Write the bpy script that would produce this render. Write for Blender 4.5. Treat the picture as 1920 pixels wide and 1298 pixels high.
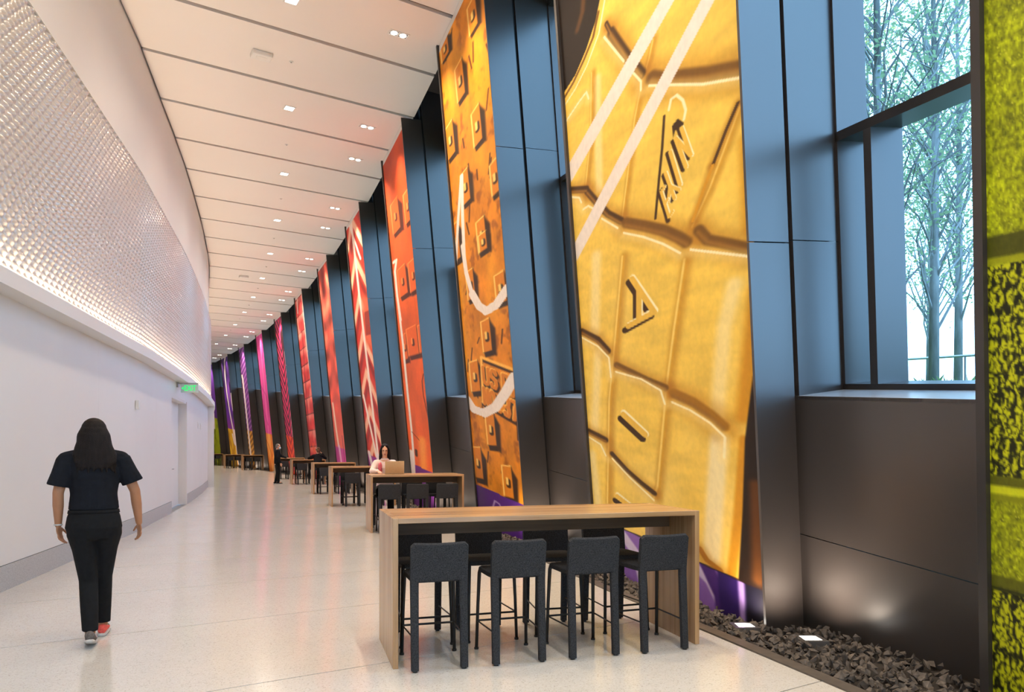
import bpy, bmesh, math, random
import numpy as np
from mathutils import Vector, Matrix

# ---------------------------------------------------------------- scene, camera, world
scene = bpy.context.scene
COL = scene.collection
for o in list(bpy.data.objects):
    bpy.data.objects.remove(o)

cam_d = bpy.data.cameras.new('camera')
cam_d.sensor_fit = 'HORIZONTAL'
cam_d.sensor_width = 36.0
cam_d.lens = 36.0 * 1400 / 1920
cam_d.shift_y = 191.4 / 1920
cam_d.clip_end = 500
cam = bpy.data.objects.new('camera', cam_d)
COL.objects.link(cam)
cam.location = (0, 0, 1.567)
cam.rotation_euler = (math.radians(90), 0, 0)
scene.camera = cam

world = bpy.data.worlds.new('overcast_sky')
scene.world = world
world.use_nodes = True
wbg = world.node_tree.nodes['Background']
wbg.inputs['Color'].default_value = (0.34, 0.62, 1.0, 1)
wbg.inputs['Strength'].default_value = 6.6

vs = scene.view_settings
vs.view_transform = 'Standard'
vs.look = 'None'
vs.exposure = 0.05
vs.gamma = 1.0
vs.use_curve_mapping = False

# interior lamp levels (watts), used by the lamp builders below
DOWN_W, TWIN_W, COVE_W, UP_W = 72.0, 800.0, 30.0, 95.0
WARM = (1.0, 0.80, 0.585)

# ---------------------------------------------------------------- helpers
def tag(o, label=None, cat=None, group=None, kind=None):
    if label: o['label'] = label
    if cat: o['category'] = cat
    if group: o['group'] = group
    if kind: o['kind'] = kind
    return o

def empty(name, loc=(0, 0, 0), rz=0.0, parent=None):
    o = bpy.data.objects.new(name, None)
    o.empty_display_size = 0.1
    COL.objects.link(o)
    o.location = loc
    o.rotation_euler = (0, 0, rz)
    o.parent = parent
    return o

def link(name, me, parent=None, loc=None, rz=0.0):
    o = bpy.data.objects.new(name, me)
    COL.objects.link(o)
    o.parent = parent
    if loc is not None:
        o.location = loc
    if rz:
        o.rotation_euler = (0, 0, rz)
    return o

def copy_tree(o, parent=None):
    c = o.copy()
    COL.objects.link(c)
    c.parent = parent
    for ch in o.children:
        copy_tree(ch, c)
    return c

V = lambda *a: np.array(a, float)
def nrm(a): return a / np.linalg.norm(a)

class MB:
    """collects shapes, builds one mesh object"""
    def __init__(s): s.v = []; s.f = []
    def add(s, vs_, fs_):
        n = len(s.v); s.v += [tuple(map(float, p)) for p in vs_]
        s.f += [tuple(i + n for i in f) for f in fs_]; return s
    def cell(s, p, a, b, c):
        """box from a corner and three edge vectors"""
        p, a, b, c = map(np.asarray, (p, a, b, c))
        if np.dot(np.cross(a, b), c) < 0: a, b = b, a
        q = [p, p + a, p + a + b, p + b]
        q += [x + c for x in q]
        return s.add(q, [(3, 2, 1, 0), (4, 5, 6, 7), (0, 1, 5, 4), (1, 2, 6, 5), (2, 3, 7, 6), (3, 0, 4, 7)])
    def box(s, x0, x1, y0, y1, z0, z1):
        return s.cell((x0, y0, z0), (x1 - x0, 0, 0), (0, y1 - y0, 0), (0, 0, z1 - z0))
    def prism(s, poly, z0, z1):
        n = len(poly); a = sum(poly[i][0] * poly[(i + 1) % n][1] - poly[(i + 1) % n][0] * poly[i][1] for i in range(n))
        if a < 0: poly = poly[::-1]
        vs_ = [(x, y, z0) for x, y in poly] + [(x, y, z1) for x, y in poly]
        return s.add(vs_, [tuple(range(n - 1, -1, -1)), tuple(range(n, 2 * n))] + [(i, (i + 1) % n, n + (i + 1) % n, n + i) for i in range(n)])
    def loft(s, rings, n=12, cap=True):
        """rings: (centre, x half axis vector, y half axis vector)"""
        vs_ = []
        for c, ax, ay in rings:
            for i in range(n):
                t = 2 * math.pi * i / n
                vs_.append(np.asarray(c) + np.asarray(ax) * math.cos(t) + np.asarray(ay) * math.sin(t))
        fs_ = []
        for j in range(len(rings) - 1):
            for i in range(n):
                fs_.append((j * n + i, j * n + (i + 1) % n, (j + 1) * n + (i + 1) % n, (j + 1) * n + i))
        if cap:
            fs_.append(tuple(range(n - 1, -1, -1)))
            fs_.append(tuple(range((len(rings) - 1) * n, len(rings) * n)))
        return s.add(vs_, fs_)
    def tube(s, p0, p1, r0, r1=None, n=8):
        r1 = r0 if r1 is None else r1
        p0, p1 = np.asarray(p0, float), np.asarray(p1, float)
        d = nrm(p1 - p0); a = np.cross(d, (0, 0, 1) if abs(d[2]) < .9 else (1, 0, 0)); a = nrm(a); b = np.cross(d, a)
        return s.loft([(p0, a * r0, b * r0), (p1, a * r1, b * r1)], n)
    def cap(s, p0, p1, r0, r1=None, n=10, flat=1.0, side=None):
        """tapered capsule; flat squashes it perpendicular to the vector side"""
        r1 = r0 if r1 is None else r1
        p0, p1 = np.asarray(p0, float), np.asarray(p1, float)
        d = nrm(p1 - p0)
        a = np.cross(d, (0, 0, 1) if abs(d[2]) < .9 else (0, 1, 0)) if side is None else np.asarray(side, float) - d * np.dot(side, d)
        a = nrm(a); b = np.cross(d, a) * flat
        R = []
        for t in (-1, -.75, -.4): k = math.sqrt(max(1 - t * t, 1e-3)); R.append((p0 + d * r0 * t, a * r0 * k, b * r0 * k))
        R += [(p0, a * r0, b * r0), (p1, a * r1, b * r1)]
        for t in (.4, .75, 1): k = math.sqrt(max(1 - t * t, 1e-3)); R.append((p1 + d * r1 * t, a * r1 * k, b * r1 * k))
        return s.loft(R, n)
    def ell(s, c, rx, ry, rz, M=None, n=14):
        M = np.eye(3) if M is None else M
        R = []
        for j in range(9):
            t = -1 + 2 * j / 8; t = math.sin(t * math.pi / 2) * .999; k = math.sqrt(1 - t * t)
            R.append((np.asarray(c) + M @ V(0, 0, rz * t), M @ V(rx * k, 0, 0), M @ V(0, ry * k, 0)))
        return s.loft(R, n)
    def mesh(s, name, mat, smooth=False):
        me = bpy.data.meshes.new(name)
        me.from_pydata(s.v, [], s.f)
        if smooth: me.polygons.foreach_set('use_smooth', [True] * len(me.polygons))
        if mat: me.materials.append(mat)
        me.update(); return me
    def build(s, name, mat, parent=None, smooth=False, loc=None, rz=0.0):
        return link(name, s.mesh(name, mat, smooth), parent, loc, rz)
    def remesh(s, name, mat, parent=None, voxel=.008, it=6):
        """fuse everything into one continuous smooth surface"""
        o = s.build(name, None)
        m = o.modifiers.new('r', 'REMESH'); m.mode = 'VOXEL'; m.voxel_size = voxel
        m = o.modifiers.new('s', 'SMOOTH'); m.iterations = it; m.factor = .5
        bpy.context.view_layer.update()
        me = bpy.data.meshes.new_from_object(o.evaluated_get(bpy.context.evaluated_depsgraph_get()))
        bpy.data.objects.remove(o)
        me.polygons.foreach_set('use_smooth', [True] * len(me.polygons))
        me.materials.clear(); me.materials.append(mat); me.name = name
        return link(name, me, parent)

def bevel(o, w, seg=2):
    bm = bmesh.new(); bm.from_mesh(o.data)
    bmesh.ops.bevel(bm, geom=list(bm.edges), offset=w, segments=seg, affect='EDGES', profile=.6)
    bm.to_mesh(o.data); bm.free(); return o

# ---------------------------------------------------------------- materials
def srgb(r, g, b):
    f = lambda c: (c / 255 / 12.92) if c / 255 <= .04045 else ((c / 255 + .055) / 1.055) ** 2.4
    return (f(r), f(g), f(b), 1)

def mat(name, col, rough=.5, metal=0.0, spec=.5, noise=None, bump=None, emit=None, coat=0.0):
    """noise=(scale, amount, stretch xyz) varies the colour; bump=(scale, strength)"""
    m = bpy.data.materials.new(name); m.use_nodes = True
    nt = m.node_tree; b = nt.nodes['Principled BSDF']
    b.inputs['Base Color'].default_value = col
    b.inputs['Roughness'].default_value = rough
    b.inputs['Metallic'].default_value = metal
    b.inputs['Specular IOR Level'].default_value = spec
    b.inputs['Coat Weight'].default_value = coat
    if emit:
        b.inputs['Emission Color'].default_value = emit[0]; b.inputs['Emission Strength'].default_value = emit[1]
    tc = nt.nodes.new('ShaderNodeTexCoord')
    if noise:
        sc, am, st = noise
        mp = nt.nodes.new('ShaderNodeMapping'); mp.inputs['Scale'].default_value = st
        nt.links.new(tc.outputs['Object'], mp.inputs['Vector'])
        n = nt.nodes.new('ShaderNodeTexNoise'); n.inputs['Scale'].default_value = sc; n.inputs['Detail'].default_value = 5
        nt.links.new(mp.outputs[0], n.inputs['Vector'])
        r = nt.nodes.new('ShaderNodeValToRGB')
        r.color_ramp.elements[0].position = .3; r.color_ramp.elements[1].position = .7
        r.color_ramp.elements[0].color = [c * (1 - am) for c in col[:3]] + [1]
        r.color_ramp.elements[1].color = [min(1, c * (1 + am)) for c in col[:3]] + [1]
        nt.links.new(n.outputs['Fac'], r.inputs['Fac']); nt.links.new(r.outputs['Color'], b.inputs['Base Color'])
    if bump:
        n = nt.nodes.new('ShaderNodeTexNoise'); n.inputs['Scale'].default_value = bump[0]; n.inputs['Detail'].default_value = 4
        nt.links.new(tc.outputs['Object'], n.inputs['Vector'])
        bp = nt.nodes.new('ShaderNodeBump'); bp.inputs['Strength'].default_value = bump[1]; bp.inputs['Distance'].default_value = .01
        nt.links.new(n.outputs['Fac'], bp.inputs['Height']); nt.links.new(bp.outputs[0], b.inputs['Normal'])
    return m

def glow(name, col, strength):
    m = bpy.data.materials.new(name); m.use_nodes = True; nt = m.node_tree
    nt.nodes.remove(nt.nodes['Principled BSDF'])
    e = nt.nodes.new('ShaderNodeEmission'); e.inputs['Color'].default_value = col; e.inputs['Strength'].default_value = strength
    nt.links.new(e.outputs[0], nt.nodes['Material Output'].inputs['Surface']); return m

def glass_mat():
    m = bpy.data.materials.new('window_glass'); m.use_nodes = True; nt = m.node_tree
    nt.nodes.remove(nt.nodes['Principled BSDF'])
    t = nt.nodes.new('ShaderNodeBsdfTransparent'); t.inputs['Color'].default_value = (.85, .93, .94, 1)
    g = nt.nodes.new('ShaderNodeBsdfGlossy'); g.inputs['Roughness'].default_value = .02
    lw = nt.nodes.new('ShaderNodeLayerWeight'); fz = nt.nodes.new('ShaderNodeMath'); fz.operation = 'POWER'; fz.inputs[1].default_value = 5
    nt.links.new(lw.outputs['Facing'], fz.inputs[0])
    ad = nt.nodes.new('ShaderNodeMath'); ad.operation = 'MULTIPLY_ADD'; ad.inputs[1].default_value = .95; ad.inputs[2].default_value = .05; ad.use_clamp = True
    nt.links.new(fz.outputs[0], ad.inputs[0]); fz = ad
    mx = nt.nodes.new('ShaderNodeMixShader')
    nt.links.new(fz.outputs[0], mx.inputs[0]); nt.links.new(t.outputs[0], mx.inputs[1]); nt.links.new(g.outputs[0], mx.inputs[2])
    nt.links.new(mx.outputs[0], nt.nodes['Material Output'].inputs['Surface']); return m

def terrazzo():
    m = bpy.data.materials.new('terrazzo'); m.use_nodes = True; nt = m.node_tree; b = nt.nodes['Principled BSDF']
    tc = nt.nodes.new('ShaderNodeTexCoord')
    v = nt.nodes.new('ShaderNodeTexVoronoi'); v.inputs['Scale'].default_value = 130
    nt.links.new(tc.outputs['Object'], v.inputs['Vector'])
    r = nt.nodes.new('ShaderNodeValToRGB'); e = r.color_ramp.elements
    e[0].color = (.49, .475, .45, 1); e[1].color = (.65, .64, .62, 1)
    x = e.new(.12); x.color = (.44, .41, .37, 1); x = e.new(.2); x.color = (.58, .555, .515, 1)
    nt.links.new(v.outputs['Color'], r.inputs['Fac'])
    n = nt.nodes.new('ShaderNodeTexNoise'); n.inputs['Scale'].default_value = .9; n.inputs['Detail'].default_value = 4
    nt.links.new(tc.outputs['Object'], n.inputs['Vector'])
    mr = nt.nodes.new('ShaderNodeMapRange'); mr.inputs['To Min'].default_value = .90; mr.inputs['To Max'].default_value = 1.06
    nt.links.new(n.outputs['Fac'], mr.inputs['Value'])
    mx = nt.nodes.new('ShaderNodeMix'); mx.data_type = 'RGBA'; mx.blend_type = 'MULTIPLY'; mx.inputs['Factor'].default_value = 1
    nt.links.new(r.outputs['Color'], mx.inputs[6]); nt.links.new(mr.outputs[0], mx.inputs[7])
    nt.links.new(mx.outputs[2], b.inputs['Base Color'])
    b.inputs['Roughness'].default_value = .15; b.inputs['Specular IOR Level'].default_value = .55
    n2 = nt.nodes.new('ShaderNodeTexNoise'); n2.inputs['Scale'].default_value = 9; n2.inputs['Detail'].default_value = 3
    nt.links.new(tc.outputs['Object'], n2.inputs['Vector'])
    bp = nt.nodes.new('ShaderNodeBump'); bp.inputs['Strength'].default_value = .05; bp.inputs['Distance'].default_value = .02
    nt.links.new(n2.outputs['Fac'], bp.inputs['Height']); nt.links.new(bp.outputs[0], b.inputs['Normal'])
    return m

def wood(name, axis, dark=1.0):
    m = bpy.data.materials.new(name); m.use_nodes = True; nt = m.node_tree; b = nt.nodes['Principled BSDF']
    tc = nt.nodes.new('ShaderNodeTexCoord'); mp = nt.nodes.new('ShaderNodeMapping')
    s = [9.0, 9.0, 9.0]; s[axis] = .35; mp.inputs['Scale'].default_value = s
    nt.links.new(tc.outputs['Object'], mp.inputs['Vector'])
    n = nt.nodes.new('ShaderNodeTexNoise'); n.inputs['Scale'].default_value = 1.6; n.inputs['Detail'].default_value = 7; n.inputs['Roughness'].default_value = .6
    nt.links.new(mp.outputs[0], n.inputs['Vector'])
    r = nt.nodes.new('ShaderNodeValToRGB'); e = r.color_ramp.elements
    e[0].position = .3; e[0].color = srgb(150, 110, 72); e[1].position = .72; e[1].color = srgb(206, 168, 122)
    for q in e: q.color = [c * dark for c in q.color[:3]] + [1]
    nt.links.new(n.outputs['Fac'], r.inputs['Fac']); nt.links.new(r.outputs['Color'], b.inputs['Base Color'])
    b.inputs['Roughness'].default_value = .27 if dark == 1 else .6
    return m

def print_mat():
    m = bpy.data.materials.new('mural_print'); m.use_nodes = True; nt = m.node_tree; b = nt.nodes['Principled BSDF']
    a = nt.nodes.new('ShaderNodeVertexColor'); a.layer_name = 'print'
    tc = nt.nodes.new('ShaderNodeTexCoord'); n = nt.nodes.new('ShaderNodeTexNoise')
    n.inputs['Scale'].default_value = 14; n.inputs['Detail'].default_value = 6
    nt.links.new(tc.outputs['Object'], n.inputs['Vector'])
    mr = nt.nodes.new('ShaderNodeMapRange'); mr.inputs['To Min'].default_value = .86; mr.inputs['To Max'].default_value = 1.14
    nt.links.new(n.outputs['Fac'], mr.inputs['Value'])
    mx = nt.nodes.new('ShaderNodeMix'); mx.data_type = 'RGBA'; mx.blend_type = 'MULTIPLY'; mx.inputs['Factor'].default_value = 1
    nt.links.new(a.outputs['Color'], mx.inputs[6]); nt.links.new(mr.outputs[0], mx.inputs[7])
    nt.links.new(mx.outputs[2], b.inputs['Base Color'])
    b.inputs['Roughness'].default_value = .55; b.inputs['Specular IOR Level'].default_value = .3
    return m

M = dict(
    white=mat('white_paint', (.70, .68, .655, 1), .5, noise=(.6, .02, (1, 1, 1))),
    ceil=mat('ceiling_panel_white', (.72, .68, .65, 1), .6, noise=(.5, .015, (1, 1, 1))),
    plenum=mat('plenum_grey', (.10, .09, .08, 1), .8, noise=(2, .1, (1, 1, 1))),
    relief=mat('relief_panel_pearl', (.53, .48, .43, 1), .2, spec=.8, noise=(.4, .03, (1, 1, 1))),
    base=mat('baseboard_terrazzo', (.42, .42, .42, 1), .4, noise=(90, .25, (1, 1, 1))),
    floor=terrazzo(),
    joint=mat('joint_grey', (.22, .21, .20, 1), .6, noise=(8, .1, (1, 1, 1))),
    metal=mat('bronze_cladding', (.044, .037, .034, 1), .33, spec=.9, noise=(.7, .07, (1, 1, .15)), bump=(3, .02)),
    black=mat('black_reveal', (.012, .012, .012, 1), .7, noise=(5, .2, (1, 1, 1))),
    frame=mat('window_frame_bronze', (.035, .03, .028, 1), .35, spec=.5, noise=(3, .1, (1, 1, 1))),
    sill=mat('sill_metal', (.30, .30, .31, 1), .3, spec=.6, noise=(3, .06, (1, 1, 1))),
    kerb=mat('kerb_bronze', (.10, .085, .072, 1), .45, noise=(12, .2, (1, 1, 1))),
    soil=mat('gravel_bed', (.028, .023, .02, 1), .95, noise=(30, .4, (1, 1, 1))),
    stone=mat('crushed_stone', (.105, .088, .076, 1), .85, noise=(25, .45, (1, 1, 1))),
    stone2=mat('crushed_stone_dark', (.062, .053, .048, 1), .85, noise=(25, .45, (1, 1, 1))),
    glass=glass_mat(),
    print=print_mat(),
    wood_x=wood('oak_along', 0), wood_z=wood('oak_upright', 2), wood_shaded=wood('shaded_oak', 0, .30),  # last one: same oak darkened, painting in the shade on the recessed apron
    felt=mat('charcoal_felt', (.040, .041, .045, 1), .95, spec=.1, noise=(160, .55, (1, 1, 1)), bump=(260, .4)),
    blackmetal=mat('black_powder_coat', (.012, .012, .013, 1), .5, noise=(20, .1, (1, 1, 1))),
    lamp=glow('lamp_lens', (1, .93, .84, 1), 9.0),
    lampsoft=glow('led_strip', (1, .86, .70, 1), 6.0),
    exitgreen=glow('exit_green', (.02, 1, .22, 1), 1.1),
    exitpanel=mat('exit_panel', (.62, .72, .66, 1), .2, noise=(4, .02, (1, 1, 1))),
    steel=mat('brushed_steel', (.45, .45, .45, 1), .3, metal=.9, noise=(20, .1, (1, 1, .1))),
    plastic=mat('white_plastic', (.70, .69, .67, 1), .4, noise=(6, .02, (1, 1, 1))),
)

# ---------------------------------------------------------------- plan of the place (metres)
ZC = 9.2                      # ceiling height
LEAN, RAKE = .113, .08        # right wall leans in and rakes back towards the near end
FIN = [(5.80, -5.20), (4.03, .63), (2.198, 6.45), (.25, 12.28), (-1.84, 18.22), (-4.06, 24.13), (-6.66, 30.46), (-9.43, 36.75),
       (-12.39, 43.0), (-15.6, 49.3), (-19.1, 55.74), (-22.55, 61.6), (-26.2, 67.5), (-30.0, 73.2), (-34.0, 78.8)]
K0 = 2                        # FIN[k + K0] is fin k
FA = math.radians(32.3)
FD = V(math.cos(FA), math.sin(FA), 0)   # direction of fins, ceiling slots and floor joints

def frame(k, kd=None):
    kd = k if kd is None else kd
    p = V(*FIN[k + K0], 0); q = V(*FIN[kd + K0 + 1], 0) - V(*FIN[kd + K0], 0)
    c = nrm(q); o = V(c[1], -c[0], 0)
    return p, c + V(0, 0, RAKE), -RAKE * c - LEAN * o + V(0, 0, 1), o + V(0, 0, LEAN)

def period(k):
    return float(np.hypot(*(V(*FIN[k + K0 + 1]) - V(*FIN[k + K0]))))

def fin_vec(k):
    p, u, v, w = frame(k)
    c = V(u[0], u[1], 0); o = V(w[0], w[1], 0)
    return FD + V(0, 0, RAKE * np.dot(FD, c) + LEAN * np.dot(FD, o))

def h_at(p, v, z):            # distance up the lean so that p + h v reaches height z
    return (z - p[2]) / v[2]

# left wall line
LEFT = [(-1.75, -9.5), (-2.6, -5.0), (-3.62, 0.0), (-4.55, 4.0), (-5.54, 8.08), (-5.74, 8.9), (-7.02, 13.96), (-7.62, 15.99), (-8.22, 18.04), (-8.83, 20.06),
        (-9.46, 22.02), (-10.11, 23.99), (-10.78, 25.98), (-11.49, 27.95), (-12.18, 29.9), (-12.95, 31.86)]
_h = 21.8
while LEFT[-1][1] < 88:
    _h = min(_h + .62, 33.5)
    LEFT.append((LEFT[-1][0] - 2.1 * math.sin(math.radians(_h)), LEFT[-1][1] + 2.1 * math.cos(math.radians(_h))))
LEFT = np.array(LEFT)
_arc = np.concatenate([[0], np.cumsum(np.hypot(*np.diff(LEFT, axis=0).T))])
def left(s, off=0.0):
    """point on the left wall line at arc s, off metres into the hall"""
    x = np.interp(s, _arc, LEFT[:, 0]); y = np.interp(s, _arc, LEFT[:, 1])
    x1 = np.interp(s + .8, _arc, LEFT[:, 0]) - np.interp(s - .8, _arc, LEFT[:, 0]); y1 = np.interp(s + .8, _arc, LEFT[:, 1]) - np.interp(s - .8, _arc, LEFT[:, 1])
    l = np.hypot(x1, y1)
    return np.array([x + y1 / l * off, y - x1 / l * off])
def left_s(y): return float(np.interp(y, LEFT[:, 1], _arc))
ARC_END = _arc[-1]

def hit_left(p, off=0.0):
    """where the line through p along FD meets the left wall"""
    ss = np.linspace(0, ARC_END, 1200); L = left(ss, off)
    g = -(L[0] - p[0]) * FD[1] + (L[1] - p[1]) * FD[0]
    i = int(np.argmax(g > 0)); i = max(i, 1); t = g[i - 1] / (g[i - 1] - g[i])
    return L[:, i - 1] * (1 - t) + L[:, i] * t

def right_line(j, w, z):
    """point j thirds of a bay along the right wall, w metres outward, at height z"""
    k = int(math.floor(j / 3)); k = max(-K0, min(k, len(FIN) - K0 - 2)); t = j / 3 - k
    p, u, v, o = frame(k); q, u2, v2, o2 = frame(min(k + 1, len(FIN) - K0 - 2))
    P = V(*FIN[k + K0], 0) * (1 - t) + V(*FIN[k + K0 + 1], 0) * t
    vv = v * (1 - t) + v2 * t; oo = o * (1 - t) + o2 * t
    return (P + vv * z + V(oo[0], oo[1], 0) * w)[:2]

def kerb(j): return float(np.interp(j, [1.0, 3.0], [-.545, -.37]))
JMAX = 3 * (len(FIN) - K0 - 2) + 3
JMIN = -5

# ---------------------------------------------------------------- floor
fl = MB()
fl.prism([tuple(right_line(j, kerb(j) + .04, 0)) for j in range(JMIN - 1, JMAX)] + [tuple(left(s, -.3)) for s in np.linspace(ARC_END - 3, 0, 30)], -.06, -.012)
floor = tag(fl.build('floor', M['joint']), kind='structure')
prev = None
for j in np.arange(JMIN - .65, JMAX - 1, 1.0):
    R = right_line(j, kerb(j), 0); L_ = hit_left(R)
    if prev is not None:
        R0, L0 = prev
        # follow the curved wall foot between the two joints
        g = FD[:2] * 0; d = nrm(np.append(R - R0, 0))[:2] * .006
        MB().prism([tuple(R0 + d), tuple(R - d), tuple(L_ - d), tuple(L0 + d)], -.012, 0).build('floor_slab', M['floor'], floor)
    prev = (R, L_)

# kerb and gravel bed
kb = MB()
kb_pts = [(right_line(j, kerb(j), 0), right_line(j, kerb(j) + .115, 0)) for j in range(JMIN - 1, JMAX)]
for (a, b), (c, d) in zip(kb_pts[:-1], kb_pts[1:]):
    kb.prism([tuple(a), tuple(b), tuple(d), tuple(c)], -.10, .012)
tag(kb.build('trim_1', M['kerb']), kind='structure')
gb = MB()
for j in range(JMIN - 1, JMAX - 1):
    gb.prism([tuple(right_line(j, kerb(j) + .115, 0)), tuple(right_line(j + 1, kerb(j + 1) + .115, 0)), tuple(right_line(j + 1, 1.0, 0)), tuple(right_line(j, 1.0, 0))], -.12, -.05)
tag(gb.build('gravel_bed', M['soil']), 'dark earth bed under the crushed stone beside the kerb', 'gravel bed', kind='structure')

# ---------------------------------------------------------------- ceiling
cl = MB()
cl.prism([tuple(right_line(j, 2.6, ZC)) for j in range(JMIN - 1, JMAX)] + [tuple(left(s, -.4)) for s in np.linspace(ARC_END - 3, 0, 30)], ZC + .75, ZC + .9)
ceiling = tag(cl.build('ceiling', M['plenum']), kind='structure')
pl = MB()
pl.prism([tuple(right_line(j, .28, ZC)) for j in range(JMIN - 1, JMAX)] + [tuple(left(s, -.05)) for s in np.linspace(ARC_END - 3, 0, 30)], ZC + .10, ZC + .14)
pl.build('slot_backing', M['plenum'], ceiling)
panels = {}
CJ0, CJ1 = JMIN, JMAX - 4
for j in range(CJ0, CJ1):
    R0, R1 = right_line(j, .30, ZC), right_line(j + 1, .30, ZC)
    L0, L1 = hit_left(R0, .045), hit_left(R1, .045)
    d = nrm(np.append(R1 - R0, 0))[:2] * .055
    MB().prism([tuple(R0 + d), tuple(R1 - d), tuple(L1 - d), tuple(L0 + d)], ZC, ZC + .06).build('ceiling_panel', M['ceil'], ceiling)
    panels[j] = (R0, R1, L0, L1)

# ---------------------------------------------------------------- left wall
wall_left = tag(empty('wall_left'), kind='structure')
def strip(name, m, s0, s1, prof, parent, step=.5, smooth=True):
    """sweep a profile of (offset, z) along the left wall"""
    n = max(2, int((s1 - s0) / step)); ss = np.linspace(s0, s1, n); mb = MB()
    vs_ = []; k = len(prof)
    for s in ss:
        for off, z in prof:
            x, y = left(s, off); vs_.append((x, y, z))
    fs_ = [(i * k + a, i * k + (a + 1) % k, (i + 1) * k + (a + 1) % k, (i + 1) * k + a) for i in range(n - 1) for a in range(k)]
    fs_ += [tuple(range(k)), tuple(range((n - 1) * k, n * k))[::-1]]
    return mb.add(vs_, fs_).build(name, m, parent)
S_A, S_D0, S_D1, S_B = left_s(-9), left_s(18.0), left_s(20.75), ARC_END - 4
DOOR_Z = 2.84
seams = [S_A] + [left_s(y) for y in (-4, 1.5, 6.4, 11.6, 16.0)] + [S_D0]
for a, b in zip(seams[:-1], seams[1:]):
    strip('wall_panel', M['white'], a + .002, b - .002, [(-.15, .285), (0, .285), (0, 3.237), (-.15, 3.237)], wall_left)
seams = [S_D1] + [left_s(y) for y in (24.5, 29.2, 34, 40, 48)] + [S_B]
for a, b in zip(seams[:-1], seams[1:]):
    strip('wall_panel', M['white'], a + .002, b - .002, [(-.15, .285), (0, .285), (0, 3.237), (-.15, 3.237)], wall_left)
strip('wall_panel', M['white'], S_D0, S_D1, [(-.15, DOOR_Z), (0, DOOR_Z), (0, 3.237), (-.15, 3.237)], wall_left)
bb = tag(empty('baseboard_left'), kind='structure')
strip('skirting', M['base'], S_A, S_D0, [(-.15, -.02), (.006, -.02), (.006, .278), (-.15, .278)], bb)
strip('skirting', M['base'], S_D1, S_B, [(-.15, -.02), (.006, -.02), (.006, .278), (-.15, .278)], bb)
# projecting ledge with a cove trough along its top
strip('ledge', M['white'], S_A, S_B, [(-.15, 3.237), (.256, 3.237), (.256, 3.41), (.235, 3.41), (.235, 3.33), (.04, 3.33), (.04, 3.40), (-.15, 3.40)], wall_left)
strip('upper_band', M['white'], S_A, S_B, [(-.15, 6.70), (.015, 6.70), (.015, ZC + .08), (-.15, ZC + .08)], wall_left)
strip('relief_cap', M['white'], S_A, S_B, [(-.12, 6.72), (.10, 6.72), (.10, 6.75), (-.12, 6.75)], wall_left)
# panel of staggered lens-shaped bumps
def relief():
    PU, PV = .19, .080; s0, s1 = left_s(-.5), left_s(42); z0, z1 = 3.39, 6.725
    nu = int((s1 - s0) / PU * 5); nv = int((z1 - z0) / PV * 4)
    ss = np.linspace(s0, s1, nu); zz = np.linspace(z0, z1, nv)
    S, Z = np.meshgrid(ss, zz, indexing='ij')
    row = np.floor((Z - z0) / PV)
    a = (S - s0) / PU + .5 * (row % 2) + .12 * np.sin(Z * 2.1 + S * .35); b = ((Z - z0) / PV) % 1
    d = .042 * np.clip(np.sin(a * math.pi) ** 2, 0, 1) * (1 - (2 * b - .75) ** 2 * np.where(b > .375, .55, 1.4)).clip(0, 1)
    P = left(S.ravel(), 0.0).reshape(2, nu, nv); Q = left(S.ravel(), 1.0).reshape(2, nu, nv)
    N = Q - P; off = .065 + d
    co = np.stack([P[0] + N[0] * off, P[1] + N[1] * off, Z], -1).reshape(-1, 3)
    i = np.arange((nu - 1) * (nv - 1)); r = i // (nv - 1) * nv + i % (nv - 1)
    q = np.stack([r, r + nv, r + nv + 1, r + 1], -1).ravel()
    me = bpy.data.meshes.new('relief_panel')
    me.vertices.add(len(co)); me.vertices.foreach_set('co', co.ravel())
    me.loops.add(len(q)); me.loops.foreach_set('vertex_index', q)
    me.polygons.add(len(i)); me.polygons.foreach_set('loop_start', i * 4); me.polygons.foreach_set('loop_total', i * 0 + 4)
    me.polygons.foreach_set('use_smooth', np.ones(len(i), bool))
    me.update(calc_edges=True); me.materials.append(M['relief'])
    o = link('relief_panel', me, wall_left); o['kind'] = 'stuff'
    strip('relief_backing', M['relief'], S_A, S_B, [(-.12, 3.40), (.06, 3.40), (.06, 6.715), (-.12, 6.715)], wall_left)
relief()
# cove lamps: one LED bar per two metres lying in the trough
s = left_s(.5); n = 0
while s < left_s(46):
    a, b = left(s, .15), left(s + 1.95, .15)
    mid = (a + b) / 2; d = b - a; ang = math.atan2(d[1], d[0]); ln = float(np.hypot(*d))
    t = tag(empty('led_bar', (mid[0], mid[1], 3.331), ang), 'warm linear cove lamp lying in the ledge below the relief wall', 'lamp', 'cove lamps along the ledge')
    MB().box(-ln / 2, ln / 2, -.03, .03, 0, .02).build('housing', M['plastic'], t)
    MB().box(-ln / 2, ln / 2, -.022, .022, .02, .024).build('diffuser', M['lampsoft'], t)
    la = bpy.data.lights.new('cove_light', 'AREA'); la.shape = 'RECTANGLE'; la.size = ln * .98; la.size_y = .04
    la.energy = COVE_W; la.color = (1, .78, .55); la.spread = math.radians(150)
    lo = bpy.data.objects.new('cove_light', la); COL.objects.link(lo); lo.parent = t
    lo.location = (0, 0, .03); lo.rotation_euler = (math.radians(180 - 12), 0, 0)
    s += 2.0; n += 1

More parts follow.
